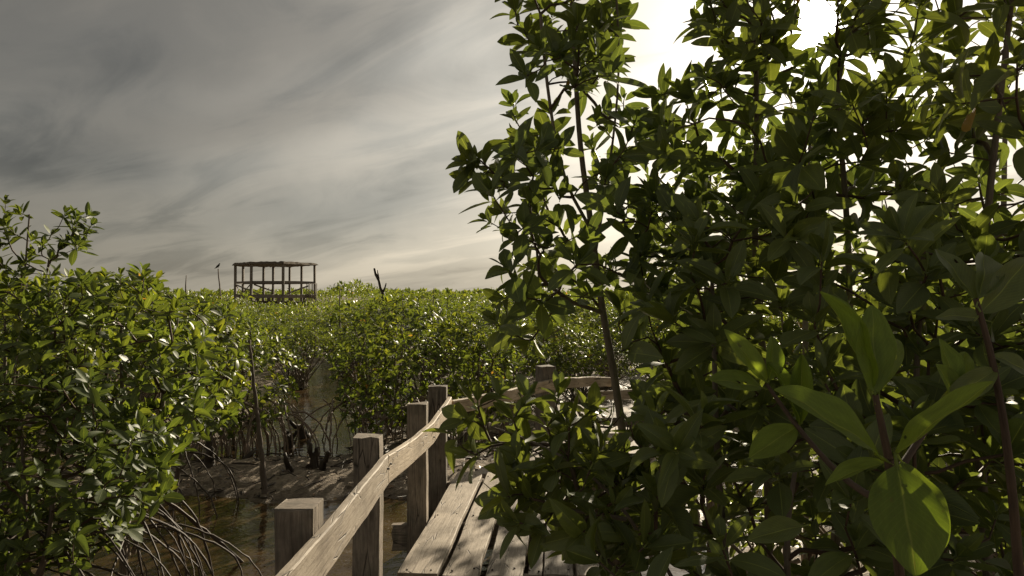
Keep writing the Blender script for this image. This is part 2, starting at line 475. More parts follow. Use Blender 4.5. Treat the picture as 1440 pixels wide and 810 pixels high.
def frames(x, z):
    x = nrm(x); y = nrm(np.cross(z, x)); z = np.cross(x, y)
    return np.stack([x, y, z], -1)      # columns

def foliage_mesh(name, p, x, z, s, templates, rng):
    R = frames(x, z); Vs = []; Fs = []; Us = []; Rs = []; k = 0
    which = rng.integers(0, len(templates), len(p))
    r = rng.uniform(0, 1, len(p))
    for i, (TV, TF, TU) in enumerate(templates):
        idx = np.where(which == i)[0]
        if not len(idx): continue
        V = np.einsum('nij,vj->nvi', R[idx] * s[idx][:, None, None], TV) + p[idx][:, None]
        n, v = V.shape[:2]
        F = (TF[None] + (np.arange(n) * v)[:, None, None]).reshape(-1, 4) + k
        Vs.append(V.reshape(-1, 3)); Fs.append(F); Us.append(np.tile(TU, (n, 1))); Rs.append(np.repeat(r[idx], v)); k += n * v
    return raw_mesh(name, np.concatenate(Vs), np.concatenate(Fs), np.concatenate(Us), np.concatenate(Rs))

def leaf_objects(parent, p, x, z, s, rng, mat, name='leaf'):
    R = frames(x, z)
    key = mat.name
    if key not in _leafmesh:
        _leafmesh[key] = []
        for (V, F, U) in near_T:
            me = raw_mesh('leaf_blade', V, F, U, np.zeros(len(V))); me.materials.append(mat); _leafmesh[key].append(me)
    pl = np.array(parent.location)
    for i in range(len(p)):
        o = bpy.data.objects.new(name, _leafmesh[key][int(rng.integers(len(near_T)))])
        M = np.eye(4); M[:3, :3] = R[i] * s[i] * np.array([1, rng.uniform(.86, 1.14), 1]); M[:3, 3] = p[i] - pl
        o.parent = parent; o.matrix_basis = Matrix(M.tolist())
        C.objects.link(o)
_leafmesh = {}

# ---------------------------------------------------------------- plant growth
def rosette(L, tip, axis, rng, size, pairs=4, spread=1.0):
    axis = nrm(axis)
    ref = np.array([1.0, 0, 0]) if abs(axis[0]) < .8 else np.array([0, 1.0, 0])
    a = nrm(np.cross(axis, ref)); b = np.cross(axis, a)
    ph = rng.uniform(0, 6.28)
    for k in range(pairs):
        f = k / max(1, pairs - 1)                  # 0 inner, 1 outer
        th = math.radians(22 + 50 * f * spread + rng.normal(0, 7))
        for sgn in (0, math.pi):
            if rng.random() < .06: continue
            az = ph + k * 1.5708 + sgn + rng.normal(0, .22)
            t2 = th + rng.normal(0, .12)
            r = math.cos(az) * a + math.sin(az) * b
            d = math.cos(t2) * axis + math.sin(t2) * r
            d = nrm(d + np.array([0, 0, -.10 * f]))
            n = axis - d * np.dot(axis, d)
            n = nrm(n) + rng.normal(0, .22, 3) + np.array([0, 0, .25])
            n = n - d * np.dot(n, d)
            sc = size * (0.55 + .45 * min(1, f * 1.6)) * rng.uniform(.74, 1.2)
            L.add(tip - axis * (.012 * k) + d * .012, d, nrm(n), sc)

def resample(pts, step):
    pts = np.asarray(pts, float)
    # smooth with Catmull-Rom style subdivision
    for _ in range(2):
        q = [pts[0]]
        for i in range(len(pts) - 1):
            q += [pts[i] * .75 + pts[i + 1] * .25, pts[i] * .25 + pts[i + 1] * .75]
        q.append(pts[-1]); pts = np.array(q)
    L = np.concatenate([[0], np.cumsum(np.linalg.norm(np.diff(pts, axis=0), axis=1))])
    m = max(3, int(L[-1] / step)); t = np.linspace(0, L[-1], m)
    return np.stack([np.interp(t, L, pts[:, i]) for i in range(3)], 1)

def grow(stems, tips, rng, step=.09, r_tip=.0026, expo=.42, up_pen=.8, wig=.12):
    """stems: list of (points, base radius); returns paths = [(pts, rad, branch_id, is_stem)], tip directions"""
    N = []; par = []; plen = []; bid = []; attach = []
    paths = []
    for si, (pts, r0) in enumerate(stems):
        q = resample(pts, step); idx = []
        for i, p in enumerate(q):
            N.append(p); par.append(len(N) - 2 if i else -1); plen.append(plen[-1] + step if i else 0); bid.append(-1 - si); idx.append(len(N) - 1)
        paths.append([idx, None, True])
    NN = np.array(N)
    cap = len(tips) * 40 + len(N) + 10
    A = np.zeros((cap, 3)); A[:len(N)] = NN; PL = np.zeros(cap); PL[:len(N)] = plen; n = len(N)
    d0 = np.min(np.linalg.norm(tips[:, None] - NN[None], axis=2), axis=1)
    order = np.argsort(d0)
    tipdir = np.zeros((len(tips), 3)); nb = 0
    bidl = list(bid); parl = list(par)
    for ti in order:
        tp = tips[ti]
        dv = tp - A[:n]; dd = np.linalg.norm(dv, axis=1)
        cost = dd + .22 * PL[:n] + up_pen * np.maximum(0, -(dv[:, 2]) - .1 * dd) + np.where(dd < .03, 5, 0)
        j = int(np.argmin(cost))
        a = A[j]; d = tp - a; ln = np.linalg.norm(d)
        m = max(2, int(ln / step) + 1)
        pj = parl[j]
        base = nrm(a - A[pj]) if pj >= 0 else np.array([0, 0, 1.0])
        outd = nrm(d * np.array([1, 1, .4]) + 1e-6)
        c1 = a + (base * .35 + outd * .65) * ln * .45 + rng.normal(0, wig * ln * .35, 3)
        t = np.linspace(0, 1, m + 1)[:, None]
        cur = (1 - t) ** 2 * a + 2 * t * (1 - t) * c1 + t * t * tp
        cur[1:-1] += rng.normal(0, step * .08, (len(cur) - 2, 3))
        idx = [j]
        if bidl[j] < 0: b = nb; nb += 1
        else: b = bidl[j]
        for k in range(1, len(cur)):
            A[n] = cur[k]; PL[n] = PL[idx[-1]] + np.linalg.norm(cur[k] - cur[k - 1])
            parl.append(idx[-1]); bidl.append(b); idx.append(n); n += 1
        tipdir[ti] = nrm(cur[-1] - cur[-2])
        paths.append([idx, b, False])
    cnt = np.zeros(n); 
    for idx, b, st in paths:
        if not st: cnt[idx[-1]] += 1
    for i in range(n - 1, -1, -1):
        if parl[i] >= 0: cnt[parl[i]] += cnt[i]
    rad = r_tip * np.maximum(cnt, 1) ** expo
    out = []
    for q, (idx, b, st) in enumerate(paths):
        pts = A[idx]; rr = rad[idx].copy()
        if st:
            r0 = stems[q][1]; t = np.linspace(0, 1, len(idx)); rr = np.maximum(r0 * (1 - .72 * t), rr.min())
        else:
            rr[0] = min(rr[0], rr[1] * 1.15)
        out.append((pts, rr, b, st))
    return out, tipdir

def in_poly(px, py, poly):
    poly = np.asarray(poly, float); x1, y1 = poly[:, 0], poly[:, 1]; x2, y2 = np.roll(x1, -1), np.roll(y1, -1)
    c = ((y1 > py) != (y2 > py)) & (px < (x2 - x1) * (py - y1) / (y2 - y1 + 1e-9) + x1)
    return c.sum() % 2 == 1

def crown_tips(poly, d0, d1, n, rng, sep=.07, extra=None, dshift=None):
    """tips spread through the volume that the crown fills between two distances"""
    poly = np.asarray(poly, float); lo, hi = poly.min(0), poly.max(0)
    out = np.zeros((0, 3)); tries = 0
    while len(out) < n and tries < n * 60:
        tries += 1
        px, py = rng.uniform(lo[0], hi[0]), rng.uniform(lo[1], hi[1])
        if not in_poly(px, py, poly): continue
        d = (d0 ** 3 + (d1 ** 3 - d0 ** 3) * rng.random()) ** (1 / 3)
        if dshift is not None: d += dshift(px, py)
        p = P(px, py, d)
        if p[2] < .24: continue
        if extra is not None and not extra(p): continue
        if len(out) and np.min(np.linalg.norm(out - p, axis=1)) < sep: continue
        out = np.vstack([out, p])
    return out

SUN_HOLE = [(1150, 30, 27, 24), (1128, 42, 10, 8)]
def keep_leaf(c, s):
    px, py, z = proj(c)
    k = np.ones(len(c), bool)
    for (a, b, rx, ry) in SUN_HOLE:
        m = .22 * s / np.maximum(z, .2) * FPX
        k &= ((px - a) / (rx + m)) ** 2 + ((py - b) / (ry + m)) ** 2 > 1
    k &= np.linalg.norm(c - CAM, axis=1) > .55
    tx = np.interp(py, [425, 540, 640], [846, 866, 878])              # the pale trunk stays bare
    k &= ~((np.abs(px - tx) < 20 + .3 * s / np.maximum(z, .2) * 300) & (py > 428) & (py < 610) & (z < 3.12))
    return k

M_root_dark = bark_mat('dark_root_bark', (.025, .017, .012), (.095, .07, .052), .6, 1, .4)
def make_plant(name, base, label, cat, group, stems, tips, rng, size=.10, pairs=4, mat=None, n_obj=300, templates=None,
               bark=None, roots=None, axis_up=.55, keep=None, n_side=6, min_px=10, extra_pairs=.4, twig_mat=None, step=.09, centre=None, up_pen=.8, outw=.35, root_mat=None):
    root = empty(name, tuple(base), label, cat, group)
    paths, td = grow(stems, tips, rng, step=step, up_pen=up_pen)
    br = {}
    for (pts, rr, b, st) in paths:
        if st:
            a = Acc(); a.tube(pts, rr, 10)
            mesh_obj('trunk', a.mesh('trunk'), root, bark or M_bark)
        else:
            br.setdefault(b, Acc()).tube(pts, rr, n_side if rr[0] < .008 else n_side + 2)
    L = Leaves()
    cen = tips.mean(0) if centre is None else np.asarray(centre, float)
    buds = Acc()
    for i, tp in enumerate(tips):
        outd = nrm(tp - cen)
        ax = nrm(td[i] * .55 + np.array([0, 0, axis_up]) + outd * outw + rng.normal(0, .16, 3))
        rosette(L, tp + ax * .01, ax, rng, size * rng.uniform(.85, 1.12), pairs)
        if rng.random() < extra_pairs:
            rosette(L, tp - td[i] * rng.uniform(.05, .10), td[i], rng, size * .95, 1, 1.3)
        bl = size * rng.uniform(.2, .45)
        buds.tube([tp, tp + ax * bl * .5, tp + ax * bl], [.0028, .0026, .0004], 4)
    for b, a in sorted(br.items()):
        mesh_obj('branch', a.mesh('branch'), root, twig_mat or M_twig)
    mesh_obj('leaf_buds', buds.mesh('leaf_buds'), root, mat or M_leaf, 'stuff')
    p, x, z, s = L.arrays()
    c = p + x * s[:, None] * .5
    k = keep_leaf(c, s)
    if keep is not None: k &= keep(c)
    p, x, z, s, c = p[k], x[k], z[k], s[k], c[k]
    px, py, dz = proj(c)
    vis = (px > -20) & (px < 1460) & (py > -20) & (py < 830) & (dz > .3)
    sz = np.where(vis, s / np.maximum(dz, .3) * FPX, 0)
    sz[sz < min_px] = 0
    # visible first: those that no nearer leaf of the plant covers
    vx, vy = (px // 9).astype(int), (py // 9).astype(int)
    order = np.argsort(dz); seen = {}; front = np.zeros(len(p))
    for i in order:
        kk = (vx[i], vy[i])
        if kk not in seen: seen[kk] = 1; front[i] = 1
    score = sz * (1 + 1.5 * front)
    top = np.argsort(-score)[:n_obj]; top = top[score[top] > 0]
    if n_obj:
        leaf_objects(root, p[top], x[top], z[top], s[top], rng, mat or M_leaf)
    rest = np.setdiff1d(np.arange(len(p)), top) if n_obj else np.arange(len(p))
    if len(rest):
        me = foliage_mesh('foliage', p[rest], x[rest], z[rest], s[rest], templates or mid_T, rng)
        mesh_obj('foliage', me, root, mat or M_leaf, 'stuff')
    for rp, rr in (roots or []):
        q_ = resample(rp, .055); m_ = len(q_); q_ = q_ + rng.normal(0, rr * .35, q_.shape)
        a = Acc(); a.tube(q_, np.linspace(rr, rr * .62, m_) * (1 + rng.normal(0, .13, m_)) + rr * .5 * np.exp(-np.arange(m_)[::-1] / 1.3), 7)
        mesh_obj('prop_root', a.mesh('prop_root'), root, root_mat or M_root)
    return root

def arch_roots(cx, cy, n, rng, z0=(.35, .8), r=(.3, .8), rad=.011, ang=(0, 6.283), floor=-.15):
    out = []
    for i in range(n):
        a = rng.uniform(*ang); R = rng.uniform(*r); h = rng.uniform(*z0)
        d = np.array([math.cos(a), math.sin(a), 0])
        o = np.array([cx, cy, 0]) + rng.normal(0, .12, 3) * np.array([1, 1, 0])
        s = o + np.array([0, 0, h]); e = o + d * R + np.array([0, 0, floor])
        pts = [s, s + d * R * .35 + np.array([0, 0, -h * .06]), s + d * R * .72 + np.array([0, 0, -h * .36]), s + d * R * .93 + np.array([0, 0, -h * .75]), e]
        out.append((np.array(pts) + rng.normal(0, .015, (5, 3)), rad * rng.uniform(.6, 1.3)))
    return out

# ---------------------------------------------------------------- ground and water
def sstep(a, b, x):
    t = np.clip((x - a) / (b - a), 0, 1); return t * t * (3 - 2 * t)

def vnoise(x, y, seed, octs=5, f0=1.0, gain=.5):
    rg = np.random.default_rng(seed); G = rg.uniform(-1, 1, (128, 128)); out = np.zeros_like(x); a = 1.0; f = f0
    for o in range(octs):
        u, v = x * f + o * 17.3, y * f + o * 9.1
        i, j = np.floor(u).astype(int), np.floor(v).astype(int); fu, fv = u - i, v - j
        fu = fu * fu * (3 - 2 * fu); fv = fv * fv * (3 - 2 * fv)
        g = lambda a_, b_: G[a_ % 128, b_ % 128]
        out += a * ((g(i, j) * (1 - fu) + g(i + 1, j) * fu) * (1 - fv) + (g(i, j + 1) * (1 - fu) + g(i + 1, j + 1) * fu) * fv)
        a *= gain; f *= 2.03
    return out

def ground_h(x, y):
    bank_c = 7.45 + .12 * (x + 2.5) + .25 * np.sin(x * 1.3)
    wdt = .62 + .22 * sstep(-2.4, -1.0, x)
    bank = np.exp(-((y - bank_c) / wdt) ** 2) * sstep(-4.6, -3.2, x) * (1 - sstep(.2, 1.2, x))
    # land under the mangroves: everything except the channel and the pool beside the boardwalk
    chan_x = -2.95 - .16 * (y - 8.5) + .25 * np.sin(y * .8)
    chan = np.exp(-((x - chan_x) / (.75 + .05 * (y - 8))) ** 2) * sstep(7.9, 8.7, y) * (1 - sstep(17, 22, y))
    pool = (1 - sstep(6.3, 7.0, y)) * sstep(-5.5, -4.5, x) * (1 - sstep(1.0, 1.8, x))
    left = np.exp(-((y - 8.75) / .42) ** 2) * (1 - sstep(-3.2, -2.4, x)) * sstep(-6, -5, x)
    right = np.exp(-((y - 8.5) / .5) ** 2) * 0
    h = .035 + 0 * x
    h = h - .14 * np.clip(chan + pool + left + right, 0, 1)
    h = h + .075 * bank * np.where(y < 7.6, 1, 1)
    h = h + .046 * vnoise(x, y, 3, 5, 1.5, .6) * 1.0 + .010 * vnoise(x * 1.4, y * 2.2, 5, 4, 6.0, .65)
    return h

gx = np.unique(np.concatenate([np.linspace(-4000, -60, 14), np.linspace(-60, -8, 40), np.arange(-8, 2.5, .04), np.linspace(2.5, 12, 60), np.linspace(12, 60, 30), np.linspace(60, 4000, 14)]))
gy = np.unique(np.concatenate([np.linspace(-600, -4, 10), np.linspace(-4, 4.2, 50), np.arange(4.2, 13, .04), np.linspace(13, 60, 90), np.linspace(60, 6000, 20)]))
X, Y = np.meshgrid(gx, gy)
Z = ground_h(X, Y)
V = np.stack([X.ravel(), Y.ravel(), Z.ravel()], 1)
nx, ny = len(gx), len(gy)
ii, jj = np.meshgrid(np.arange(nx - 1), np.arange(ny - 1)); q = (jj * nx + ii).ravel()
F = np.stack([q, q + 1, q + nx + 1, q + nx], 1)
m_mud, T, o = new_mat('wet_mud')
pos = T.node('ShaderNodeTexCoord').outputs['Object']
a1 = T.noise(pos, 2.2, 5, .6); a2 = T.noise(T.mapv(pos, (1, 2.2, 1)), 17, 5, .7, .6); a3 = T.noise(pos, 70, 3, .6)
col = T.ramp(T.math('ADD', T.math('MULTIPLY', a1, .45), T.math('MULTIPLY', a2, .55)), [(.32, (.07, .052, .035)), (.46, (.19, .15, .108)), (.60, (.36, .295, .22))])
szp = T.node('ShaderNodeSeparateXYZ'); T.put(szp.inputs[0], pos)
wet = T.ramp(szp.outputs[2], [(.0, 1.0), (.045, 0.0)])
col = T.mix(T.math('MULTIPLY', wet, .5), col, T.mix(1.0, col, (.45, .40, .34), 'MULTIPLY'))
rough = T.math('SUBTRACT', .80, T.math('MULTIPLY', wet, .42))
h = T.math('ADD', T.math('MULTIPLY', a2, 1.0), T.math('MULTIPLY', a3, .35))
p = principled(T, col, rough, T.bump(h, .9, .03), .28); T.l.new(p.outputs[0], o.inputs[0])
mesh_obj('ground', raw_mesh('ground', V, F), None, m_mud, 'structure')['label'] = 'dark wet mud of the mangrove swamp'

m_wat, T, o = new_mat('brown_water')
pos = T.node('ShaderNodeTexCoord').outputs['Object']
r1 = T.noise(T.mapv(pos, (1, 1.6, 1)), 5, 3, .5, .3); r2 = T.noise(pos, 26, 2, .5)
h = T.math('ADD', T.math('MULTIPLY', r1, 1.0), T.math('MULTIPLY', r2, .22))
film = T.noise(T.mapv(pos, (1, 1.8, 1)), 1.6, 5, .6)
col = T.ramp(film, [(.35, (.036, .022, .009)), (.7, (.095, .062, .030))])
p = principled(T, col, T.ramp(film, [(.45, .02), (.75, .10)]), T.bump(h, .34, .02), .5, IOR=1.48)
T.l.new(p.outputs[0], o.inputs[0])
wx = 5000
wv = np.array([(-wx, -800, 0), (wx, -800, 0), (wx, 7000, 0), (-wx, 7000, 0)], float)
mesh_obj('water', raw_mesh('water', wv, np.array([[0, 1, 2, 3]]), None, None, False), None, m_wat, 'structure')['label'] = 'still brown tidal water in the channel and pool'

# ---------------------------------------------------------------- boardwalk
DZ = 0.5                                            # deck height above the water
bw = empty('boardwalk', (-.2, 4.5, DZ), 'weathered plank boardwalk with square posts and a pale crooked handrail over the mud', 'boardwalk')
rg = np.random.default_rng(5)
dirA = nrm(np.array([(790 - 720) / FPX, 1, 0]))
nA = np.array([dirA[1], -dirA[0], 0])
def on_line(px, d):  # where a deck line crosses image row 808, then follows the deck direction
    x = (px - 720) / FPX * 3.664
    return np.array([x + (d - 3.664) * dirA[0] / dirA[1], d, DZ])
edges = [(556, 613.5), (622, 671.5), (680.5, 733), (741, 760), (764, 806), (810, 850)]
for i, (a, b) in enumerate(edges):
    for (d0, d1, dz) in ((3.69, 5.80, 0), (1.3, 3.655, -.012), (-1.2, 1.27, 0.0)):
        pa, pb = on_line(a, d0), on_line(b, d0); qa, qb = on_line(a, d1), on_line(b, d1)
        o1, o2 = rg.uniform(-.02, .02, 2)
        pts = np.array([(pa + pb) / 2 + dirA * o1, (qa + qb) / 2 + dirA * o2]); pts[:, 2] = DZ - .02 + dz + rg.normal(0, .003)
        wd = np.linalg.norm(pa - pb)
        pts[0] += nA * rg.normal(0, .004); pts[1] += nA * rg.normal(0, .006)
        me = board(pts, nA, wd, .042, rg, .0028, .005, saw=.006, twist=rg.normal(0, .008))
        mesh_obj('plank', me, bw, M_plank)
# the walk bends to the right and meets a cross landing
dirB = nrm(np.array([.915, 1.75, 0])); nB = np.array([dirB[1], -dirB[0], 0])
for i in range(5):
    off = .10 + i * .215
    s = np.array([-.52, 5.62, DZ - .05]) + nB * off + dirB * (.36 + .10 * (4 - i) * 0 + (.0 if i > 2 else .0)) - dirB * (i * .10)
    e = np.array([-.52, 5.62, DZ - .05]) + nB * off + dirB * 2.9
    me = board(np.array([s, e]), nB, .19, .04, rg, .005, .006, saw=.01); mesh_obj('plank', me, bw, M_plank)
for i in range(4):
    x0 = .70 + i * .27
    me = board(np.array([[x0, 8.25, DZ + .004], [x0 + .02, 9.2, DZ + .004]]), (1, 0, 0), .235, .04, rg, .005, .006, saw=.02); mesh_obj('plank', me, bw, M_plank)
me = board(np.array([[.62, 8.32, DZ - .11], [1.85, 8.32, DZ - .11]]), (0, 0, 1), .17, .06, rg); mesh_obj('crossbeam', me, bw, M_post)
me = board(np.array([[.95, 8.22, DZ + .29], [1.75, 8.28, DZ + .31]]), (0, 0, 1), .11, .035, rg); mesh_obj('handrail', me, bw, M_rail)
# crossbeams under the deck, ends showing on the outside of the posts
for (d, xl) in ((-.6, -1.0), (1.2, -.9), (2.4, -.9), (3.56, -.88), (4.66, -.805), (5.68, -.72)):
    xr = on_line(850, d)[0] + .12
    me = board(np.array([[xl, d - .02, DZ - .135], [xr, d + .03, DZ - .135]]), (0, 0, 1), .175, .055, rg, .004, .005, saw=.006)
    mesh_obj('crossbeam', me, bw, M_post)
for off in (.12, .95):
    s = on_line(556, -1.1) + nA * off; e = on_line(556, 5.7) + nA * off; s[2] = e[2] = DZ - .285
    mesh_obj('joist', board(np.array([s, e]), (0, 0, 1), .12, .06, rg), bw, M_post)
me = board(np.array([on_line(738, 3.66) - [0, 0, .052], on_line(738, 3.80) - [0, 0, .052]]), nA, .05, .018, rg, .001, .002); mesh_obj('sky_sheen_strip', me, bw, M_rail)  # pale strip added in the gap, standing for sky sheen on the water
def post(xl, xr, d, ytop, depth=.125, zb=-.35, yaw=0, lean=0.0, top_s=.0):
    zt = CAM[2] - (ytop - 415) / FPX * d
    c = np.array([(xl + xr) / 2, d + depth / 2, 0])
    pts = np.array([[c[0], c[1], zb], [c[0] + lean, c[1], zt]])
    me = board(pts, (math.cos(yaw), math.sin(yaw), 0), xr - xl, depth, rg, .002, .005, step=.06, saw=.004)
    return mesh_obj('post', me, bw, M_post)
post(-.795, -.668, 2.30, 716, .135)
post(-.801, -.670, 3.45, 615.5, .11)
post(-.706, -.575, 4.60, 569, .12)
post(-.690, -.540, 5.60, 544, .12)
post(.275, .445, 7.28, 515.5, .15, yaw=.5)
post(1.66, 1.79, 8.34, 532, .13)
post(-.86, -.73, .7, 900, .13)
post(-.92, -.79, -.9, 1000, .13)
for (xx, dd) in ((.62, 1.2), (.66, 3.5), (.70, 4.66)):
    pts = np.array([[xx, dd, -.35], [xx, dd, DZ - .05]]); mesh_obj('post', board(pts, (1, 0, 0), .12, .12, rg), bw, M_post)
def rail(ptsl, hgt=.15, th=.036):
    pts = np.array(ptsl, float); pts[:, 2] -= hgt / 2
    mesh_obj('handrail', board(pts, (0, 0, 1), hgt, th, rg, .0022, .005, step=.05, saw=.006), bw, M_rail)
zt = lambda b: CAM[2] - b
rail([(-.77, -.9, zt(.70)), (-.69, .6, zt(.74)), (-.648, 1.9, zt(.785)), (-.645, 2.4, zt(.80)), (-.648, 3.0, zt(.815)), (-.650, 3.50, zt(.822))], .150)
rail([(-.648, 3.505, zt(.824)), (-.60, 4.2, zt(.872)), (-.553, 4.70, zt(.876)), (-.535, 5.2, zt(.862)), (-.517, 5.66, zt(.845))], .142)
rail([(-.50, 5.68, zt(.875)), (-.03, 6.50, zt(.90)), (.22, 7.05, zt(.905)), (.34, 7.20, zt(.90)), (.50, 7.40, zt(.895)), (.86, 7.95, zt(.95)), (1.2, 8.36, zt(1.0))], .115)
# nail heads
for (x_, d_, b_) in ((-.668, 2.36, .90), (-.668, 2.37, .84), (-.628, 3.47, .88), (-.628, 3.53, .87), (-.53, 4.66, .93), (-.535, 4.68, .97), (-.505, 5.6, .90)):
    c = np.array([x_ + .004, d_, 2 - b_]); an = Acc(); an.tube([c - [.03, 0, 0], c + [.004, 0, 0], c + [.0045, 0, 0]], [.006, .0055, .0003], 7); mesh_obj('nail', an.mesh('nail'), bw, M_stump)
for i, (a, b) in enumerate(edges[:5]):
    for d in (3.74, 4.68, 5.70):
        for f in (.2, .8):
            c = on_line(a + (b - a) * f, d) + np.array([rg.normal(0, .006), rg.normal(0, .012), .0005])
            an = Acc(); an.tube([c - [0, 0, .004], c + [0, 0, .0025], c + [0, 0, .003]], [.006, .0055, .0003], 7)
            mesh_obj('nail', an.mesh('nail'), bw, M_stump)

# ---------------------------------------------------------------- lookout platform, stake with bird, dead trunks, pole
lk_c = P(387, 417, 50)
lk = empty('lookout_platform', (lk_c[0], lk_c[1], 0), 'unwalled timber lookout platform with flat thatched roof above the distant bushes', 'lookout')
def bar(name, a, b, w_, parent, mat, jit=.004):
    a = np.asarray(a, float); b = np.asarray(b, float)
    v = b - a; wd = (1, 0, 0) if abs(v[2]) > abs(v[0]) + abs(v[1]) else (0, 0, 1)
    if isinstance(w_, tuple): ww, tt = w_
    else: ww = tt = w_
    return mesh_obj(name, board(np.array([a, b]), wd, ww, tt, rg, jit, .008, step=.5), parent, mat)
posts = [(331, 50), (341.7, 52), (353.5, 47.9), (370.8, 52.7), (384.3, 52.9), (398.3, 47.3), (407.5, 52.8), (424.2, 51.6), (442.5, 50)]
rim = [(331, 50), (353.5, 47.9), (398.3, 47.3), (442.5, 50), (407.5, 52.8), (384.3, 52.9), (370.8, 52.7), (341.7, 52)]
for (px, d) in posts:
    a = P(px, 372.5, d); b = np.array([a[0] + rg.normal(0, .03), a[1], -.1])
    bar('post', b, a, .155, lk, M_hut)
def ringpts(py, inflate=0.0):
    out = []
    for (px, d) in rim:
        dd = d; q = P(px, py, 50); z = q[2]
        a = P(px, py, dd); a[2] = z
        c = np.array([lk_c[0], lk_c[1], z]); a = a + nrm((a - c) * np.array([1, 1, 0])) * inflate
        out.append(a)
    return out
rr = ringpts(397.5)
for i in range(len(rr)): bar('railing_board', rr[i], rr[(i + 1) % len(rr)], (.16, .05), lk, M_hut)
fl = ringpts(417)
for i in range(len(fl)): bar('floor_beam', fl[i], fl[(i + 1) % len(fl)], (.20, .07), lk, M_hut)
for (px_, d_) in ((362, 48.6), (378, 49.2), (392, 48.4), (410, 48.6), (428, 49.4)):
    q1 = P(px_, 418, d_); bar('leg', (q1[0], q1[1], -.1), q1, .2, lk, M_hut)
bar('underfloor_shade_beam', P(350, 426, 48.4), P(436, 427, 49), (.3, .08), lk, M_stump)  # dark bar added to stand for the shadow under the lookout floor
# floor planks
for k in range(16):
    x0 = fl[0][0] + .5 + k * .33
    bar('floor_plank', (x0, 48.1 + .1 * abs(k - 7), fl[0][2] + .13), (x0, 52.4 - .12 * abs(k - 6), fl[0][2] + .13), (.3, .05), lk, M_hut) if False else mesh_obj('floor_plank', board(np.array([(x0, 48.3 + .12 * abs(k - 7), fl[0][2] + .13), (x0, 52.3 - .12 * abs(k - 6), fl[0][2] + .13)]), (1, 0, 0), .3, .05, rg, .004, .008, step=.6), lk, M_hut)
for (x0, y0, d0, x1, y1, d1) in ((332, 400.5, 49.9, 366.7, 415, 48.0), (333, 402, 50, 338, 412, 51.9), (352, 400, 48, 342.5, 411, 51.5), (357, 400, 52.4, 385, 410, 52.8), (403, 413, 47.6, 434, 402, 49.3)):
    bar('brace', P(x0, y0, d0), P(x1, y1, d1), (.10, .04), lk, M_hut)
a = P(431, 398, 49.2); b = P(447, 398, 50)
for k in range(8):
    t = (k + .5) / 8; x_ = a * (1 - t) + b * t
    bar('wall_board', (x_[0], x_[1] - .1, P(400, 423, 50)[2]), (x_[0], x_[1] - .1, P(400, 398.5, 50)[2]), (.03, .115), lk, M_hut).rotation_euler = (0, 0, 0)
for (px, d) in ((353.5, 47.9), (378, 47.6), (398.3, 47.3), (424, 48.7), (442.5, 50)):
    pass
roof_lo = ringpts(374.3, .28); roof_hi = ringpts(370.2, .12)
nR = len(roof_lo); sub = 12
Vr = []
rgt = np.random.default_rng(2)
lo_ring = []; hi_ring = []
for i in range(nR):
    for k in range(sub):
        t = k / sub
        a = roof_lo[i] * (1 - t) + roof_lo[(i + 1) % nR] * t; b = roof_hi[i] * (1 - t) + roof_hi[(i + 1) % nR] * t
        a = a + [0, 0, rgt.normal(0, .012) + .06]; b = b + [0, 0, rgt.normal(0, .02)]
        a = a + nrm((a - lk_c) * np.array([1, 1, 0])) * rgt.normal(0, .025)
        lo_ring.append(a); hi_ring.append(b)
m_ = len(lo_ring); cz = roof_hi[0][2]
ctr_hi = np.array([lk_c[0], 50.2, cz + .06]); ctr_lo = np.array([lk_c[0], 50.2, roof_lo[0][2] + .04])
Vr = lo_ring + hi_ring + [ctr_lo, ctr_hi]
Fr = []
for i in range(m_):
    j = (i + 1) % m_
    Fr.append((i, j, m_ + j, m_ + i)); Fr.append((m_ + i, m_ + j, 2 * m_ + 1)); Fr.append((j, i, 2 * m_))
me = bpy.data.meshes.new('thatched_roof'); me.from_pydata([tuple(v) for v in Vr], [], Fr); me.uv_layers.new(name='UVMap'); me.update()
mesh_obj('thatched_roof', me, lk, M_thatch)

def stick(name, pts, rad, label, cat, mat=M_grey, n=8, parent=None, step=.06, knob=.0):
    q_ = resample(pts, step); a = Acc(); r_ = np.interp(np.linspace(0, 1, len(q_)), np.linspace(0, 1, len(rad)), rad)
    r_ = r_ * (1 + rg.normal(0, .07, len(r_)))
    q_ = q_ + rg.normal(0, rad[0] * .12, q_.shape)
    q_ = np.vstack([q_, q_[-1] + (q_[-1] - q_[-2]) * .05]); r_ = np.append(r_, .0005)
    a.tube(q_, r_, n)
    if parent is None:
        base = q_[0]; me = a.mesh(name)
        me.transform(Matrix.Translation(-Vector(base)))
        o_ = mesh_obj(name, me, None, mat, None, tuple(base)); return setp(o_, label, cat)
    return mesh_obj(name, a.mesh(name), parent, mat)

pl_top = P(350.5, 479, 6.7); pl_bot = P(373, 700, 6.75)
stick('leaning_pole', [pl_bot - [0, 0, .2], P(369, 640, 6.73), P(357, 545, 6.7), pl_top], [.034, .028, .019, .014], 'thin bare leaning pole stuck upright in the mud bank', 'pole', M_grey)
st_d = 30
stick('thin_stake', [P(315, 470, st_d), P(311, 430, st_d), P(308.5, 400, st_d), P(306.8, 378, st_d)], [.05, .035, .03, .025], 'thin bare stake with a bird on its tip, beside the lookout platform', 'stake', M_grey, 6, step=.3)
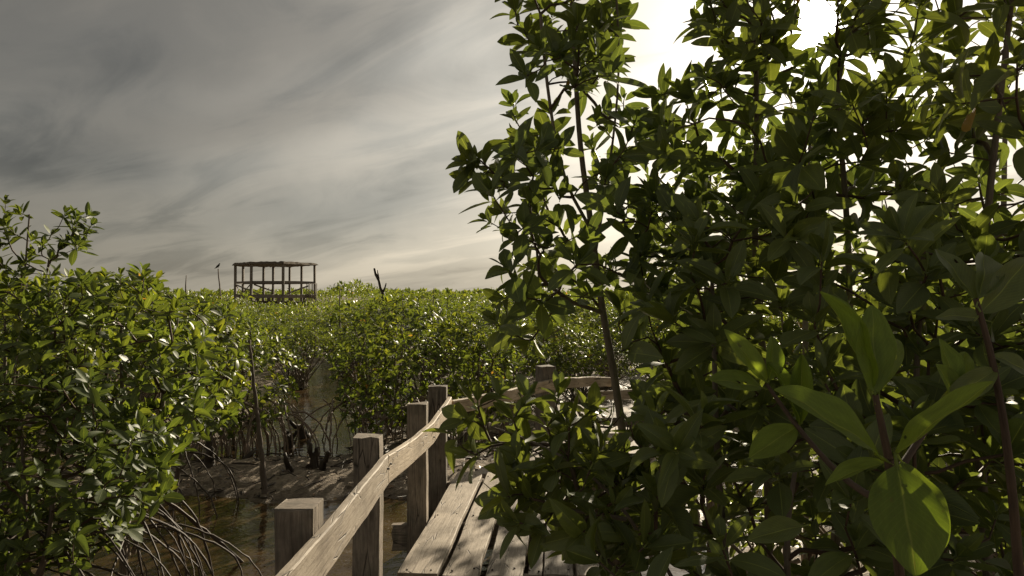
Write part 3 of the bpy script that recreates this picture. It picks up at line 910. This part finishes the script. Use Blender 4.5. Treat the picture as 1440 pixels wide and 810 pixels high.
# bird: body, head, beak, tail, wings, legs in one body
bp = P(306.8, 376.3, st_d)
bird = empty('bird', tuple(bp), 'small dark bird perched on the tip of the thin stake', 'bird')
a = Acc()
a.tube([bp + v for v in ([-.17, 0, -.05], [-.11, 0, -.02], [-.06, 0, .02], [-.01, 0, .065], [.03, 0, .11], [.045, 0, .15], [.06, 0, .17], [.075, 0, .172], [.10, 0, .165])], [.004, .016, .03, .045, .042, .026, .028, .018, .001], 10)
mesh_obj('body', a.mesh('body'), bird, M_bird)
for sy_ in (-.042, .042):
    a = Acc(); a.tube([bp + v for v in ([.02, sy_ * .8, .12], [-.03, sy_, .07], [-.09, sy_ * .8, .0], [-.15, sy_ * .4, -.045])], [.012, .022, .014, .002], 6); mesh_obj('wing', a.mesh('wing'), bird, M_bird)
    a = Acc(); a.tube([bp + v for v in ([0, sy_ * .4, .04], [0.005, sy_ * .4, .0], [0, sy_ * .35, -.02])], [.006, .004, .004], 5); mesh_obj('leg', a.mesh('leg'), bird, M_bird)

dt = empty('dead_tree', tuple(P(543, 470, 13)), 'bare broken dead trunk with a forked tip standing above the bushes', 'dead tree')
stick('trunk', [P(545, 560, 13), P(543, 470, 13), P(540, 425, 13), P(536, 405, 13), P(530, 388, 13), P(526, 377, 13)], [.07, .055, .045, .036, .03, .024], None, None, M_stump, 8, dt, .12)
stick('broken_fork', [P(533, 396, 13), P(532.5, 388, 13), P(530.5, 380, 13)], [.02, .014, .010], None, None, M_stump, 6, dt, .05)
stick('broken_branch', [P(538, 412, 13), P(541, 405, 13), P(543, 399, 13)], [.03, .02, .012], None, None, M_stump, 6, dt, .05)

for (x_, y0_, y1_, d_, lb_) in ((541, 475, 425, 12.2, 'pale bare stake right below the dead forked trunk'), (478, 470, 404, 15, 'thin grey dead stem among the bushes left of the dead trunk'), (610, 470, 405, 14, 'thin grey dead stem among the bushes right of the dead trunk'), (262, 440, 388, 14, 'thin dead stem standing above the bushes left of the stake with the bird')):
    stick('dead_sapling', [P(x_ + 3, y0_ + 30, d_), P(x_ + 1, y0_, d_), P(x_ - 1, (y0_ + y1_) / 2, d_), P(x_, y1_, d_)], [.03, .024, .018, .008], lb_, 'dead sapling', M_grey, 6, step=.15)
# rotten stumps and logs on the mud
def stump(base, n, label, rng, hgt=.4, spread=.12, foot=.16, cat='stump'):
    root = empty('rotten_stump', tuple(base), label, cat)
    for k in range(n):
        o1 = rng.normal(0, spread, 2); hh = hgt * rng.uniform(.5, 1.1)
        b = base + np.array([o1[0], o1[1] * .6, -.1])
        l1 = rng.normal(0, .06, 2)
        pts = [b, b + [l1[0] * .3, 0, .12], b + [l1[0] * .7, l1[1], .1 + hh * .5], b + [l1[0] * 1.5, l1[1], .1 + hh]]
        stick('stub', pts, [foot * .6, .045, .03, .02], None, None, M_stump, 8, root, .04)
    return root
r3 = np.random.default_rng(8)
stump(P(437, 668, 7.45), 5, 'dark cluster of rotten stubs standing on the mud bank', r3, .42, .10, .14)
stump(P(411, 622, 9.0), 2, 'short dark stub at the water edge beside the pale prop roots', r3, .28, .05, .16)
stump(P(423, 606, 9.6), 1, 'lone black stub in the shining channel', r3, .2, .03, .16)
stump(P(298, 662, 7.6), 1, 'thin pale post stub with a dark rotten foot by the pool', r3, .75, .01, .13)
stick('fallen_log', [P(335, 655, 7.9), P(345, 645, 7.95), P(360, 632, 8.1)], [.03, .035, .02], 'short dark log tilted out of the mud', 'log', M_stump)
stick('fallen_branch', [P(440, 712, 6.8) + [0, 0, .04], P(470, 700, 6.9) + [0, 0, .05], P(500, 690, 7.1) + [0, 0, .04]], [.03, .035, .02], 'long dark branch half sunk in mud behind the tall post', 'log', M_stump)
for (x0, y0, x1, y1, d) in ((262, 665, 330, 650, 7.7), (285, 690, 330, 676, 7.2), (395, 628, 440, 622, 8.8), (450, 690, 540, 672, 7.3), (360, 660, 400, 668, 7.7)):
    pa_, pb_ = P(x0, y0, d), P(x1, y1, d + .3); pa_[2] = ground_h(np.array(pa_[0]), np.array(pa_[1])) + .02; pb_[2] = ground_h(np.array(pb_[0]), np.array(pb_[1])) + .03
    mid_ = (pa_ + pb_) / 2 + [0, 0, .03]
# forest floor litter on the mud
nl = 1300
lx = RNG.uniform(-4.6, .2, nl); ly = RNG.uniform(5.2, 9.8, nl)
lz = ground_h(lx, ly); kk = lz > -.005; lx, ly, lz = lx[kk], ly[kk], lz[kk]
aa = RNG.uniform(0, 6.28, len(lx))
m_lit, T, o = new_mat('dead_leaf')
at = T.node('ShaderNodeAttribute', attribute_name='rnd').outputs['Fac']
p = principled(T, T.ramp(at, [(0, (.035, .022, .014)), (.6, (.12, .075, .045)), (.95, (.26, .17, .10)), (1, (.40, .27, .12))]), .5); T.l.new(p.outputs[0], o.inputs[0])
me = foliage_mesh('leaf_litter', np.stack([lx, ly, lz + .012], 1), np.stack([np.cos(aa), np.sin(aa), RNG.normal(0, .25, len(lx))], 1), np.stack([RNG.normal(0, .35, len(lx)), RNG.normal(0, .35, len(lx)), np.ones(len(lx))], 1), RNG.uniform(.035, .08, len(lx)), mid_T, RNG)
setp(mesh_obj('leaf_litter', me, None, m_lit, 'stuff'), 'fallen brown leaves lying on the mud')
# thin twigs and debris
a = Acc()
for k in range(420):
    x_, y_ = RNG.uniform(-4.4, .2), RNG.uniform(5.6, 9.6); z_ = float(ground_h(np.array(x_), np.array(y_)))
    if z_ < -.005: continue
    an_ = RNG.uniform(0, 6.28); L_ = RNG.uniform(.08, .4); d_ = np.array([math.cos(an_), math.sin(an_), RNG.normal(0, .12)])
    c_ = np.array([x_, y_, z_ + .015]); a.tube([c_ - d_ * L_ / 2, c_ + RNG.normal(0, .015, 3), c_ + d_ * L_ / 2], np.array([.006, .008, .002]) * RNG.uniform(.6, 1.6), 5)
setp(mesh_obj('twig_litter', a.mesh('twig_litter'), None, M_stump, 'stuff'), 'dead twigs scattered over the mud')

# ---------------------------------------------------------------- near trees on the right
def W(x, y, z): return np.array([x, y, z], float)
g_r = 'mangrove trees crowding the right side of the boardwalk'
rA = np.random.default_rng(21)
polyA = [(722, -80), (722, 30), (738, 62), (706, 110), (700, 155), (716, 190), (708, 235), (680, 262), (696, 290), (676, 320), (664, 350), (672, 385), (690, 420), (722, 445), (790, 440), (850, 420), (905, 400), (925, 300), (912, 210), (890, 150), (886, 70), (884, -80)]
tipsA = crown_tips(polyA, 2.4, 3.5, 138, rA, .08)
extraA = [P(662, 228, 2.7), P(676, 226, 2.75), P(668, 250, 2.8), P(718, 468, 2.9), P(700, 455, 2.8), P(748, 478, 3.0)]
tipsA = np.vstack([tipsA, extraA])
make_plant('mangrove_tree', W(.55, 3.1, 0), 'slender young mangrove tree with a pale bare trunk rising beside the handrail end', 'tree', g_r,
           [([W(.62, 3.2, -.1), P(880, 640, 3.15), P(866, 540, 3.1), P(845, 425, 3.1), P(832, 320, 3.1), P(815, 205, 3.05), P(808, 80, 3.0), P(800, -60, 3.0)], .027),
            ([P(848, 440, 3.1), P(800, 425, 3.0), P(770, 400, 2.9)], .010),
            ([P(838, 350, 3.1), P(860, 220, 3.1), P(872, 100, 3.1), P(866, -20, 3.1)], .008),
            ([P(835, 330, 3.1), P(790, 250, 3.0), P(770, 130, 2.9), P(760, 20, 2.9)], .009)], tipsA, rA, .122, 4)
# tall trees behind the sun gap
trees_R = [
    ('tall mangrove tree with its crown left of the sun gap', [(1000, -120), (985, 30), (1005, 75), (950, 90), (925, 140), (912, 190), (905, 260), (930, 330), (1090, 330), (1110, 200), (1140, 120), (1135, 70), (1140, -5), (1140, -120)], 2.3, 3.4, 92, [W(1.35, 3.6, -.1), P(1080, 560, 3.2), P(1060, 380, 3.0), P(1065, 180, 2.9), P(1060, -60, 2.8)], .026, .128),
    ('tall mangrove tree below and right of the sun gap', [(1120, -120), (1120, 0), (1150, 60), (1130, 110), (1120, 150), (1110, 330), (1290, 340), (1330, 200), (1300, 60), (1290, -120)], 2.1, 3.2, 88, [W(1.25, 2.9, -.1), P(1190, 620, 2.75), P(1196, 450, 2.8), P(1190, 270, 2.8), P(1170, 100, 2.7), P(1240, -40, 2.7)], .024, .128),
    ('tall mangrove tree with a leaning pale trunk at the picture edge', [(1300, -120), (1290, 60), (1330, 200), (1290, 340), (1560, 360), (1560, -120)], 1.7, 2.9, 74, [W(1.9, 2.6, -.1), P(1370, 600, 2.4), P(1380, 380, 2.4), P(1405, 150, 2.3), P(1430, -60, 2.2)], .026, .130),
    ('bushy mangrove tree in the middle of the right thicket', [(900, 270), (1100, 300), (1150, 420), (1110, 600), (930, 600), (880, 520), (860, 430), (900, 350)], 2.0, 3.1, 100, [W(.95, 2.7, -.1), P(1010, 700, 2.5), P(1005, 520, 2.5), P(1000, 350, 2.5)], .022, .126),
    ('bushy mangrove tree behind the large pale leaves', [(1110, 300), (1560, 330), (1560, 640), (1100, 620), (1150, 420)], 1.6, 2.8, 120, [W(1.25, 2.2, -.1), P(1280, 700, 2.1), P(1290, 500, 2.2), P(1300, 330, 2.2)], .022, .128),
    ('low mangrove tree with branches drooping at the water on the right', [(880, 590), (1560, 610), (1560, 960), (820, 960), (850, 700)], 1.5, 2.7, 165, [W(1.0, 2.3, -.1), P(1100, 780, 2.0), P(1120, 650, 2.0)], .022, .126),
    ('young mangrove sapling growing against the right edge of the planks', [(760, 600), (860, 560), (900, 640), (900, 900), (790, 900), (800, 740), (730, 700), (720, 640)], 2.1, 2.8, 46, [W(.62, 2.6, -.1), P(850, 800, 2.5), P(845, 690, 2.5), P(830, 600, 2.5)], .014, .120),
]
for i, (lab, poly, d0, d1, n, tr, r0, sz) in enumerate(trees_R):
    r_ = np.random.default_rng(40 + i)
    tips = crown_tips(poly, d0, d1, n, r_, .085, extra=lambda p: p[0] > .42 or p[1] > 3 or p[2] > 1.0)
    make_plant('mangrove_tree', tr[0] * [1, 1, 0], lab, 'tree', g_r, [(tr, r0)], tips, r_, sz, 4,
               roots=arch_roots(tr[0][0], tr[0][1], 8, r_, (.3, .6), (.2, .5), .010))

back_R = [
    ('mangrove tree standing behind the pale bare trunk, past the walkway bend', [(915, 250), (1060, 210), (1090, 420), (1060, 560), (900, 560), (880, 430)], 4.2, 6.2, 95),
    ('leafy mangrove tree deep in the thicket below the sun', [(1040, 190), (1210, 130), (1250, 420), (1210, 620), (1040, 620)], 3.4, 5.2, 85),
    ('mangrove tree deep in the thicket on the far right', [(1200, 40), (1600, -60), (1600, 420), (1400, 480), (1200, 420)], 3.2, 5.0, 60),
    ('mangrove tree in the distance past the landing, whose shade falls on the planks', [(905, 290), (1040, 270), (1060, 400), (1000, 430), (912, 415)], 7.8, 9.2, 130),
    ('low dark mangrove tree over the mud at the back of the thicket', [(960, 540), (1250, 520), (1300, 660), (1200, 780), (960, 760), (900, 640)], 2.9, 4.6, 165),
    ('low dark mangrove tree over the mud behind the large young leaves', [(1200, 430), (1600, 430), (1600, 820), (1200, 780)], 2.7, 4.6, 175),
]
for i, (lab, poly, d0, d1, n) in enumerate(back_R):
    r_ = np.random.default_rng(240 + i)
    tips = crown_tips(poly, d0, d1, n, r_, .10, extra=lambda p: p[0] > .35 * (p[1] - 5.6) + .55 or p[1] < 5)
    c_ = tips.mean(0); b_ = np.array([c_[0] + .1, c_[1] + .2, -.1])
    st = [([b_, b_ * .5 + c_ * .5 - [0, 0, .1], c_, c_ + [.05, 0, (tips[:, 2].max() - c_[2]) * .9]], .03), ([b_ + [.05, 0, .3], b_ * .4 + tips[0] * .6, tips[0]], .016)]
    make_plant('mangrove_tree', b_ * [1, 1, 0], lab, 'tree', g_r, st, tips, r_, .122, 4, roots=arch_roots(b_[0], b_[1], 8, r_, (.3, .6), (.2, .6), .011), step=.12, n_side=4)

# branch reaching out over the planks
rD = np.random.default_rng(61)
bD = W(.75, 2.35, 0)
tipsD = np.array([P(655, 590, 2.3), P(640, 612, 2.35), P(672, 572, 2.4), P(700, 560, 2.4), P(722, 590, 2.3), P(745, 560, 2.35), P(770, 600, 2.25), P(690, 622, 2.4), P(742, 625, 2.3), P(785, 560, 2.3), P(800, 600, 2.2), P(668, 640, 2.3),
                  P(735, 680, 2.15), P(712, 700, 2.1), P(750, 702, 2.1), P(780, 660, 2.1), P(730, 735, 2.0), P(765, 740, 2.0), P(800, 700, 2.0), P(830, 660, 2.0), P(820, 750, 1.9), P(860, 720, 1.9), P(840, 640, 2.1), P(870, 800, 1.8), P(905, 770, 1.8), P(800, 640, 2.2), P(835, 585, 2.2)])
make_plant('mangrove_shrub', bD, 'leafy mangrove branches reaching out over the sunlit planks', 'shrub', None,
           [([W(.85, 2.3, -.1), P(930, 790, 2.1), P(850, 680, 2.15), P(790, 640, 2.2), P(735, 615, 2.3), P(690, 600, 2.35)], .012), ([P(880, 730, 2.1), P(830, 720, 2.05), P(780, 715, 2.05)], .008)],
           tipsD, rD, .120, 3, extra_pairs=.7, axis_up=.25, outw=.2)

# large pale young leaves close in front
rH = np.random.default_rng(77)
hs = empty('mangrove_sapling', (.62, 1.0, 0), 'mangrove sapling with large bright young leaves close in front of the thicket', 'sapling')
def hero_leaf(base_px, tip_px, d0, d1, width=1.0, tmpl=0, face=(0, -1, .3), mat=None, lab=None):
    a = P(*base_px, d0); b = P(*tip_px, d1); x_ = b - a; s_ = np.linalg.norm(x_)
    R = frames(x_[None], np.array(face, float)[None])[0]
    V_, F_, U_ = leaf_template(36, 20, *[(.35, .10), (.5, .25), (.12, .04), (.25, .35), (.9, .1)][tmpl], .5, True, .006, tmpl)
    nq = 36 * 20; dead = set()
    for _ in range(int(rH.integers(0, 3)) if s_ > .08 else 0):        # insect holes
        a_, b_ = int(rH.integers(5, 30)), int(rH.integers(0, 19))
        for q_ in range(int(rH.integers(1, 4))): dead.add((a_ + q_) * 20 + b_); dead.add((a_ + q_ // 2) * 20 + min(19, b_ + 1))
    F_ = np.array([f for k_, f in enumerate(F_) if k_ not in dead])
    V_ = V_ + np.array([0, 0, 1.0]) * (.012 * np.sin(V_[:, :1] * 13 + V_[:, 1:2] * 9 + rH.uniform(0, 6)))
    me = raw_mesh('leaf_blade', V_ * [1, width, 1], F_, U_, np.full(len(V_), rH.uniform(.2, .9)))
    o_ = mesh_obj('leaf', me, hs, mat or M_leaf_young)
    M = np.eye(4); M[:3, :3] = R * s_; M[:3, 3] = a - np.array(hs.location)
    o_.matrix_basis = Matrix(M.tolist())
    if lab: o_['label'] = lab
def hstem(pts, r0, r1, mat=M_twig):
    a = Acc(); q_ = resample(pts, .02); a.tube(q_, np.linspace(r0, r1, len(q_)), 10); mesh_obj('branch', a.mesh('branch'), hs, mat)
J = (1250, 645)                                  # the node from which the big leaves spread
a = Acc(); q_ = resample([W(.62, 1.0, -.1), P(1310, 1100, .98), P(1262, 800, .95), P(*J, .92)], .04); a.tube(q_, np.linspace(.012, .006, len(q_)), 10); mesh_obj('trunk', a.mesh('trunk'), hs, M_twig)
hstem([P(*J, .92), P(1240, 600, .92), P(1231, 555, .92)], .0055, .004)
hero_leaf((1231, 552), (1229, 428), .92, .93, 1.0, 2, (.15, -1, .2), lab='largest upright pale green leaf, cupped')
hero_leaf((1226, 550), (1169, 403), .925, .97, .62, 4, (.75, -.5, .3))
hero_leaf((1236, 548), (1240, 445), .93, 1.02, .8, 1, (-.4, -1, .2))
hero_leaf((1238, 640), (1106, 537), .91, .86, .66, 0, (.25, -.75, .8), lab='long narrow leaf reaching up to the left')
hero_leaf((1258, 642), (1385, 528), .92, .84, .50, 0, (-.3, -.45, 1.0))
hero_leaf((1262, 655), (1290, 806), .90, .80, 1.22, 2, (-.25, -1, .35), lab='broad leaf hanging down with insect bites')
hero_leaf((1268, 650), (1330, 770), .93, .86, 1.05, 2, (.1, -1, .4))
hero_leaf((1245, 652), (1155, 668), .93, .95, .72, 1, (0, -.5, 1))
# second sprig to the left
hstem([P(1268, 720, .95), P(1190, 680, 1.05), P(1120, 600, 1.12), P(1078, 540, 1.15)], .006, .003)
hero_leaf((1072, 545), (1000, 528), 1.15, 1.13, .95, 0, (0, -.7, .8))
hero_leaf((1082, 535), (1094, 470), 1.15, 1.16, .85, 1, (.2, -1, .2))
hero_leaf((1078, 538), (1022, 460), 1.15, 1.17, .70, 0, (.3, -1, .3))
hero_leaf((1120, 600), (1056, 640), 1.12, 1.08, .95, 0, (0, -.8, .7))
hero_leaf((1125, 596), (1128, 497), 1.12, 1.13, .62, 4, (-.4, -1, .2))
hero_leaf((1125, 598), (1085, 505), 1.12, 1.14, .55, 4, (.5, -1, .4))
hero_leaf((1128, 740), (1057, 752), 1.02, 1.0, .9, 1, (0, -.8, .7), M_leaf)
# third sprig to the right
hstem([P(1265, 660, .93), P(1305, 600, .98), P(1340, 550, 1.0)], .005, .003)
hero_leaf((1340, 550), (1336, 475), 1.0, 1.0, 1.0, 1, (.3, -1, .1))
hero_leaf((1343, 548), (1362, 487), 1.0, 1.02, .8, 1, (-.5, -1, .2))
hero_leaf((1338, 556), (1332, 515), 1.0, .97, 1.1, 1, (.1, -1, .5))
hstem([P(1440, 900, 1.0), P(1420, 640, 1.0), P(1395, 500, 1.0), P(1372, 420, 1.0)], .008, .004)
for (b_, t_, w__, tm) in (((1372, 425), (1322, 342), .75, 0), ((1376, 420), (1400, 340), .7, 1), ((1380, 440), (1455, 360), .8, 0), ((1385, 450), (1310, 430), .8, 3), ((1395, 500), (1470, 520), .8, 3), ((1400, 520), (1340, 560), .7, 3)):
    hero_leaf(b_, t_, 1.0, rH.uniform(.95, 1.08), w__, tm, (rH.normal(0, .4), -1, rH.uniform(.3, 1)), M_leaf)

# ---------------------------------------------------------------- shrubs on the left bank
g_l = 'mangrove shrubs on the left bank'
shr = [
    ('sparse tall mangrove sprig rising above the left bushes against the sky', [(-40, 300), (20, 290), (30, 350), (75, 335), (95, 305), (128, 310), (120, 345), (95, 380), (60, 420), (-40, 430)], 4.8, 5.2, 26, W(-3.75, 5.0, 0), .02, .105, 0, 4),
    ('dense dark mangrove shrub filling the lower left corner', [(-120, 540), (120, 530), (225, 590), (236, 690), (190, 740), (100, 800), (-120, 860)], 3.1, 4.6, 420, W(-2.8, 4.0, 0), .03, .088, 26, 4),
    ('broad mangrove shrub with curved prop roots reaching into the pool', [(30, 400), (200, 378), (235, 400), (285, 470), (300, 540), (280, 600), (235, 690), (150, 640), (60, 560)], 3.7, 4.9, 260, W(-2.6, 4.6, 0), .03, .095, 13, 4),
    ('tall leafy mangrove shrub at the left edge of the swamp', [(-140, 400), (60, 392), (160, 380), (170, 500), (120, 600), (-140, 640)], 3.9, 5.4, 250, W(-3.7, 5.0, 0), .03, .095, 10, 4),
    ('mangrove shrub between the left bushes and the leaning pole', [(200, 410), (260, 420), (330, 440), (345, 520), (335, 590), (270, 615), (225, 540)], 5.4, 7.0, 170, W(-3.2, 6.4, 0), .028, .098, 14, 4),
]
for i, (lab, poly, d0, d1, n, base, r0, sz, nr, pr) in enumerate(shr):
    r_ = np.random.default_rng(90 + i)
    tips = crown_tips(poly, d0, d1, n, r_, .075)
    if i == 0: tips = np.vstack([tips] + [P(a_, b_, 5.0)[None] for a_, b_ in ((8, 286), (30, 300), (5, 315), (22, 330), (2, 345), (90, 303), (108, 306), (124, 304), (102, 318), (118, 330), (95, 338), (72, 330), (60, 345), (45, 338), (82, 352), (50, 358), (110, 345), (128, 318))])
    c_ = tips.mean(0)
    stems = [([base - [0, 0, .1], base * .5 + c_ * .5 - [0, 0, .1], c_ + [0, 0, .25]], r0)]
    for k in range(2):
        e_ = tips[int(r_.integers(len(tips)))]
        stems.append(([base + [r_.normal(0, .05), r_.normal(0, .05), .25], base * .5 + e_ * .5 + [0, 0, -.1], e_ * .9 + c_ * .1], r0 * .55))
    rts = arch_roots(base[0], base[1], nr, r_, (.35, .75), (.35, .95), .0075, (-2.6, .9))
    if i == 2:
        rts += [(np.array([W(-2.45, 4.7, .75), P(225, 700, 4.85), P(262, 725, 4.95), P(300, 755, 5.1), P(345, 795, 5.15), P(362, 806, 5.1)]), .015),
                (np.array([W(-2.4, 4.7, .8), P(236, 690, 4.8), P(275, 720, 4.85), P(290, 770, 4.9), P(300, 812, 4.95)]), .012),
                (np.array([W(-2.5, 4.6, .7), P(205, 690, 4.7), P(250, 740, 4.6), P(262, 800, 4.6), P(266, 850, 4.6)]), .012),
                (np.array([W(-2.5, 4.6, .7), P(150, 700, 4.4), P(185, 745, 4.3), P(200, 800, 4.3), P(205, 850, 4.3)]), .010)]
    make_plant('mangrove_shrub', base, lab, 'shrub', g_l, stems, tips, r_, sz, pr, roots=rts, mat=M_leaf_shaded if i in (0, 1) else M_leaf_lit, outw=.5, root_mat=M_root_dark)

# shrubs round the channel, beyond the mud bank
g_c = 'mangrove shrubs round the channel'
mids = [
    ('mangrove shrub on pale arching prop roots at the left side of the channel', [(300, 440), (405, 470), (425, 515), (412, 572), (370, 605), (300, 622), (250, 610), (230, 520), (260, 450)], 8.2, 9.9, 300, W(-3.75, 9.25, 0), 88, (-2.2, .6)),
    ('rounded mangrove shrub in front of the dead trunk', [(452, 440), (540, 418), (620, 430), (660, 470), (660, 580), (640, 640), (560, 650), (500, 630), (478, 560)], 8.5, 10.3, 340, W(-1.75, 9.7, 0), 40, (-3.4, .2)),
    ('dark mangrove shrub behind the two rear posts', [(620, 440), (700, 425), (730, 480), (720, 570), (700, 630), (600, 630), (640, 520)], 8.7, 10.4, 230, W(-.55, 9.9, 0), 36, (-3.2, 0)),
    ('yellowish mangrove shrub beyond the bend of the handrail', [(700, 445), (800, 440), (830, 500), (800, 560), (720, 560)], 10.5, 12.5, 150, W(.4, 11.3, 0), 12, (-3.2, 0)),
    ('mangrove shrub on the left behind the leaning pole', [(150, 420), (300, 415), (330, 470), (300, 540), (180, 540)], 8.0, 10.0, 190, W(-4.9, 9.0, 0), 10, (-2.4, .2)),
]
for i, (lab, poly, d0, d1, n, base, nr, ang_) in enumerate(mids):
    r_ = np.random.default_rng(130 + i)
    tips = crown_tips(poly, d0, d1, n, r_, .10)
    c_ = tips.mean(0)
    stems = [([base - [0, 0, .1], base * .6 + c_ * .4, c_ + [0, 0, .2]], .03)]
    for k in range(3):
        e_ = tips[int(r_.integers(len(tips)))]
        stems.append(([base + [r_.normal(0, .3), r_.normal(0, .1), .25], base * .5 + e_ * .5, e_], .016))
    rts = []
    for k in range(4):
        rts += arch_roots(base[0] + (k - 1.5) * .45, base[1] - .45, nr // 4, r_, (.40, .68), (.22, .60), .012, ang_)
    make_plant('mangrove_shrub', base, lab, 'shrub', g_c, stems, tips, r_, .105, 4, roots=rts, mat=M_leaf_lit, step=.14, outw=.5, extra_pairs=.2, n_side=4)

# ---------------------------------------------------------------- bushes of the marsh
def bush_mesh(rng, rad, hgt, n, leafs, squash=.6, tmpl=None):
    """rosettes over the shell and through the outer half of an uneven dome"""
    lob = [(rng.uniform(-1, 1, 3) * [rad * .55, rad * .55, hgt * .12], rng.uniform(.45, .75)) for _ in range(7)]
    L = Leaves(); tipsl = []
    while len(tipsl) < n:
        c_, k = lob[int(rng.integers(len(lob)))]
        v = nrm(rng.normal(0, 1, 3)); v[2] = abs(v[2]) * 1.2 - .35
        rr_ = k * rng.uniform(.6, 1.0) ** .5
        p_ = c_ + v * np.array([rad, rad, hgt * squash]) * rr_ + np.array([0, 0, hgt * .56])
        p_[2] += rng.exponential(.10) * (rng.random() < .5)
        if p_[2] < .12 or p_[2] > hgt + .22: continue
        tipsl.append(p_)
        ax = nrm(v * .6 + np.array([0, 0, .8]) + rng.normal(0, .2, 3))
        rosette(L, p_, ax, rng, leafs * rng.uniform(.85, 1.2), 3)
    p, x, z, s = L.arrays()
    me = foliage_mesh('foliage', p, x, z, s, tmpl or far_T, rng); me.materials.append(M_leaf_lit)
    a = Acc()
    for k in range(34):
        e = tipsl[int(rng.integers(len(tipsl)))]; b = np.array([rng.normal(0, .12), rng.normal(0, .12), 0])
        m_ = (b + e) / 2 + rng.normal(0, .12, 3); a.tube([b, m_, e], [.02, .011, .004], 5)
    tw = a.mesh('stems'); tw.materials.append(M_bark)
    return me, tw
rb = np.random.default_rng(300)
bush_lib = [bush_mesh(rb, rb.uniform(1.2, 1.6), 2.08, 500, .115) for _ in range(6)]
spots = []
def free(x, y, m):
    return all((x - a) ** 2 + (y - b) ** 2 > m * m for a, b in spots)
tries = 0
while tries < 9000 and len(spots) < 120:
    tries += 1
    y = rb.uniform(11, 27); x = rb.uniform(-.84 * y - 1, .84 * y + 2)
    if not free(x, y, 1.7): continue
    cx_ = -2.95 - .16 * (y - 8.5)
    if abs(x - cx_) < 1.2 and y < 12.6: continue
    spots.append((x, y))
for i in range(60):                                   # right side, behind the near trees
    y = rb.uniform(5.5, 11); x = rb.uniform(2.6 + .35 * (y - 5.5), .9 * y + 1.5)
    if free(x, y, 1.4): spots.append((x, y))
for i in range(30):
    y = rb.uniform(7.2, 11); x = rb.uniform(-.9 * y, -5.8)
    if free(x, y, 1.4): spots.append((x, y))
spots = [(x, y) for x, y in spots if -90 < 720 + 960 * x / y < 1530]
ORD = 'first second third fourth fifth sixth seventh eighth ninth tenth eleventh twelfth thirteenth fourteenth fifteenth sixteenth seventeenth eighteenth nineteenth twentieth'.split()
rows = [(0, 11.01, 'row behind the near shrubs'), (11.01, 13.5, 'first row past the channel'), (13.5, 16, 'second row past the channel'), (16, 18.5, 'third row past the channel'),
        (18.5, 21, 'fourth row past the channel'), (21, 23.5, 'fifth row past the channel'), (23.5, 30, 'hindmost row past the channel')]
bush_label = {}
for (a_, b_, txt) in rows:
    m_ = sorted([i for i, (x, y) in enumerate(spots) if a_ <= y < b_], key=lambda i: spots[i][0] / spots[i][1])
    h_ = (len(m_) + 1) // 2
    for k, i in enumerate(m_):
        bush_label[i] = f'green mangrove bush, {ORD[k] if k < h_ else ORD[len(m_) - 1 - k]} from the {"left" if k < h_ else "right"} in the {txt}'
for i, (x, y) in enumerate(spots):
    fm, tm = bush_lib[i % len(bush_lib)]
    b = empty('mangrove_bush', (x, y, .02), bush_label[i], 'bush', 'mangrove bushes of the marsh')
    b.rotation_euler = (0, 0, rb.uniform(0, 6.28)); pxb = 720 + 960 * x / y; sc = rb.uniform(.98, 1.06) if rb.random() < .3 else rb.uniform(.70, .92)
    hs_ = min(sc, 1.0) * (.93 if 500 < pxb < 700 else 1.0) * (.80 if 285 < pxb < 490 and y > 12 else 1.0)
    b.scale = (sc * 1.05, sc * 1.05, hs_)
    for nm, mm in (('foliage', fm), ('stems', tm)):
        o_ = bpy.data.objects.new(nm, mm); C.objects.link(o_); o_.parent = b; o_['kind'] = 'stuff'
# farther thicket: one mass
def mass(name, y0, y1, n_clump, zlo, zhi, leafs, per, label, seed, xmul=.9, rise=None):
    r_ = np.random.default_rng(seed)
    y = np.sqrt(r_.uniform(y0 ** 2, y1 ** 2, n_clump)); x = r_.uniform(-xmul, xmul, n_clump) * y
    top = zhi + (.12 if y0 < 30 else .22) * vnoise(x, y, seed + 1, 3, .35) + (0 if rise is None else rise(x, y))
    rad = r_.uniform(.35, .6, n_clump) * (1 + (y - y0) / y0 * .3)
    ps = []; xs = []; zs = []
    N = n_clump * per
    ci = np.repeat(np.arange(n_clump), per)
    v = nrm(r_.normal(0, 1, (N, 3))); v[:, 2] = np.abs(v[:, 2])
    p = np.stack([x[ci], y[ci], top[ci] - rad[ci] * .8], 1) + v * (rad[ci] * r_.uniform(.55, 1.0, N))[:, None]
    p[:, 2] -= r_.exponential((zhi - zlo) * .3, N) * (r_.random(N) < .6)
    p[:, 2] = np.maximum(p[:, 2], .1)
    xd = nrm(v * .6 + [0, 0, .5] + r_.normal(0, .55, (N, 3))); zd = nrm(v + r_.normal(0, .5, (N, 3)) + [0, 0, .5])
    me = foliage_mesh(name, p, xd, zd, leafs * r_.uniform(.7, 1.3, N), far_T, r_)
    o_ = mesh_obj(name, me, None, M_leaf_lit, 'stuff'); o_['label'] = label
rise = lambda x, y: .9 * np.exp(-((x / y + .235) / .035) ** 2) * (y > 51) + .25 * np.exp(-((x / y + .30) / .2) ** 2)
mass('mangrove_thicket', 26, 48, 1500, .8, 1.72, .16, 26, 'unbroken mangrove thicket spreading out to the lookout', 500, rise=lambda x, y: -.35 * np.exp(-((x / y + .35) / .06) ** 2))
mass('mangrove_thicket', 52, 95, 1300, .8, 2.0, .30, 22, 'distant mangrove thicket behind the lookout', 510, rise=rise)
mass('far_treeline', 110, 260, 1500, .8, 2.6, .85, 14, 'low line of mangroves at the horizon', 520)
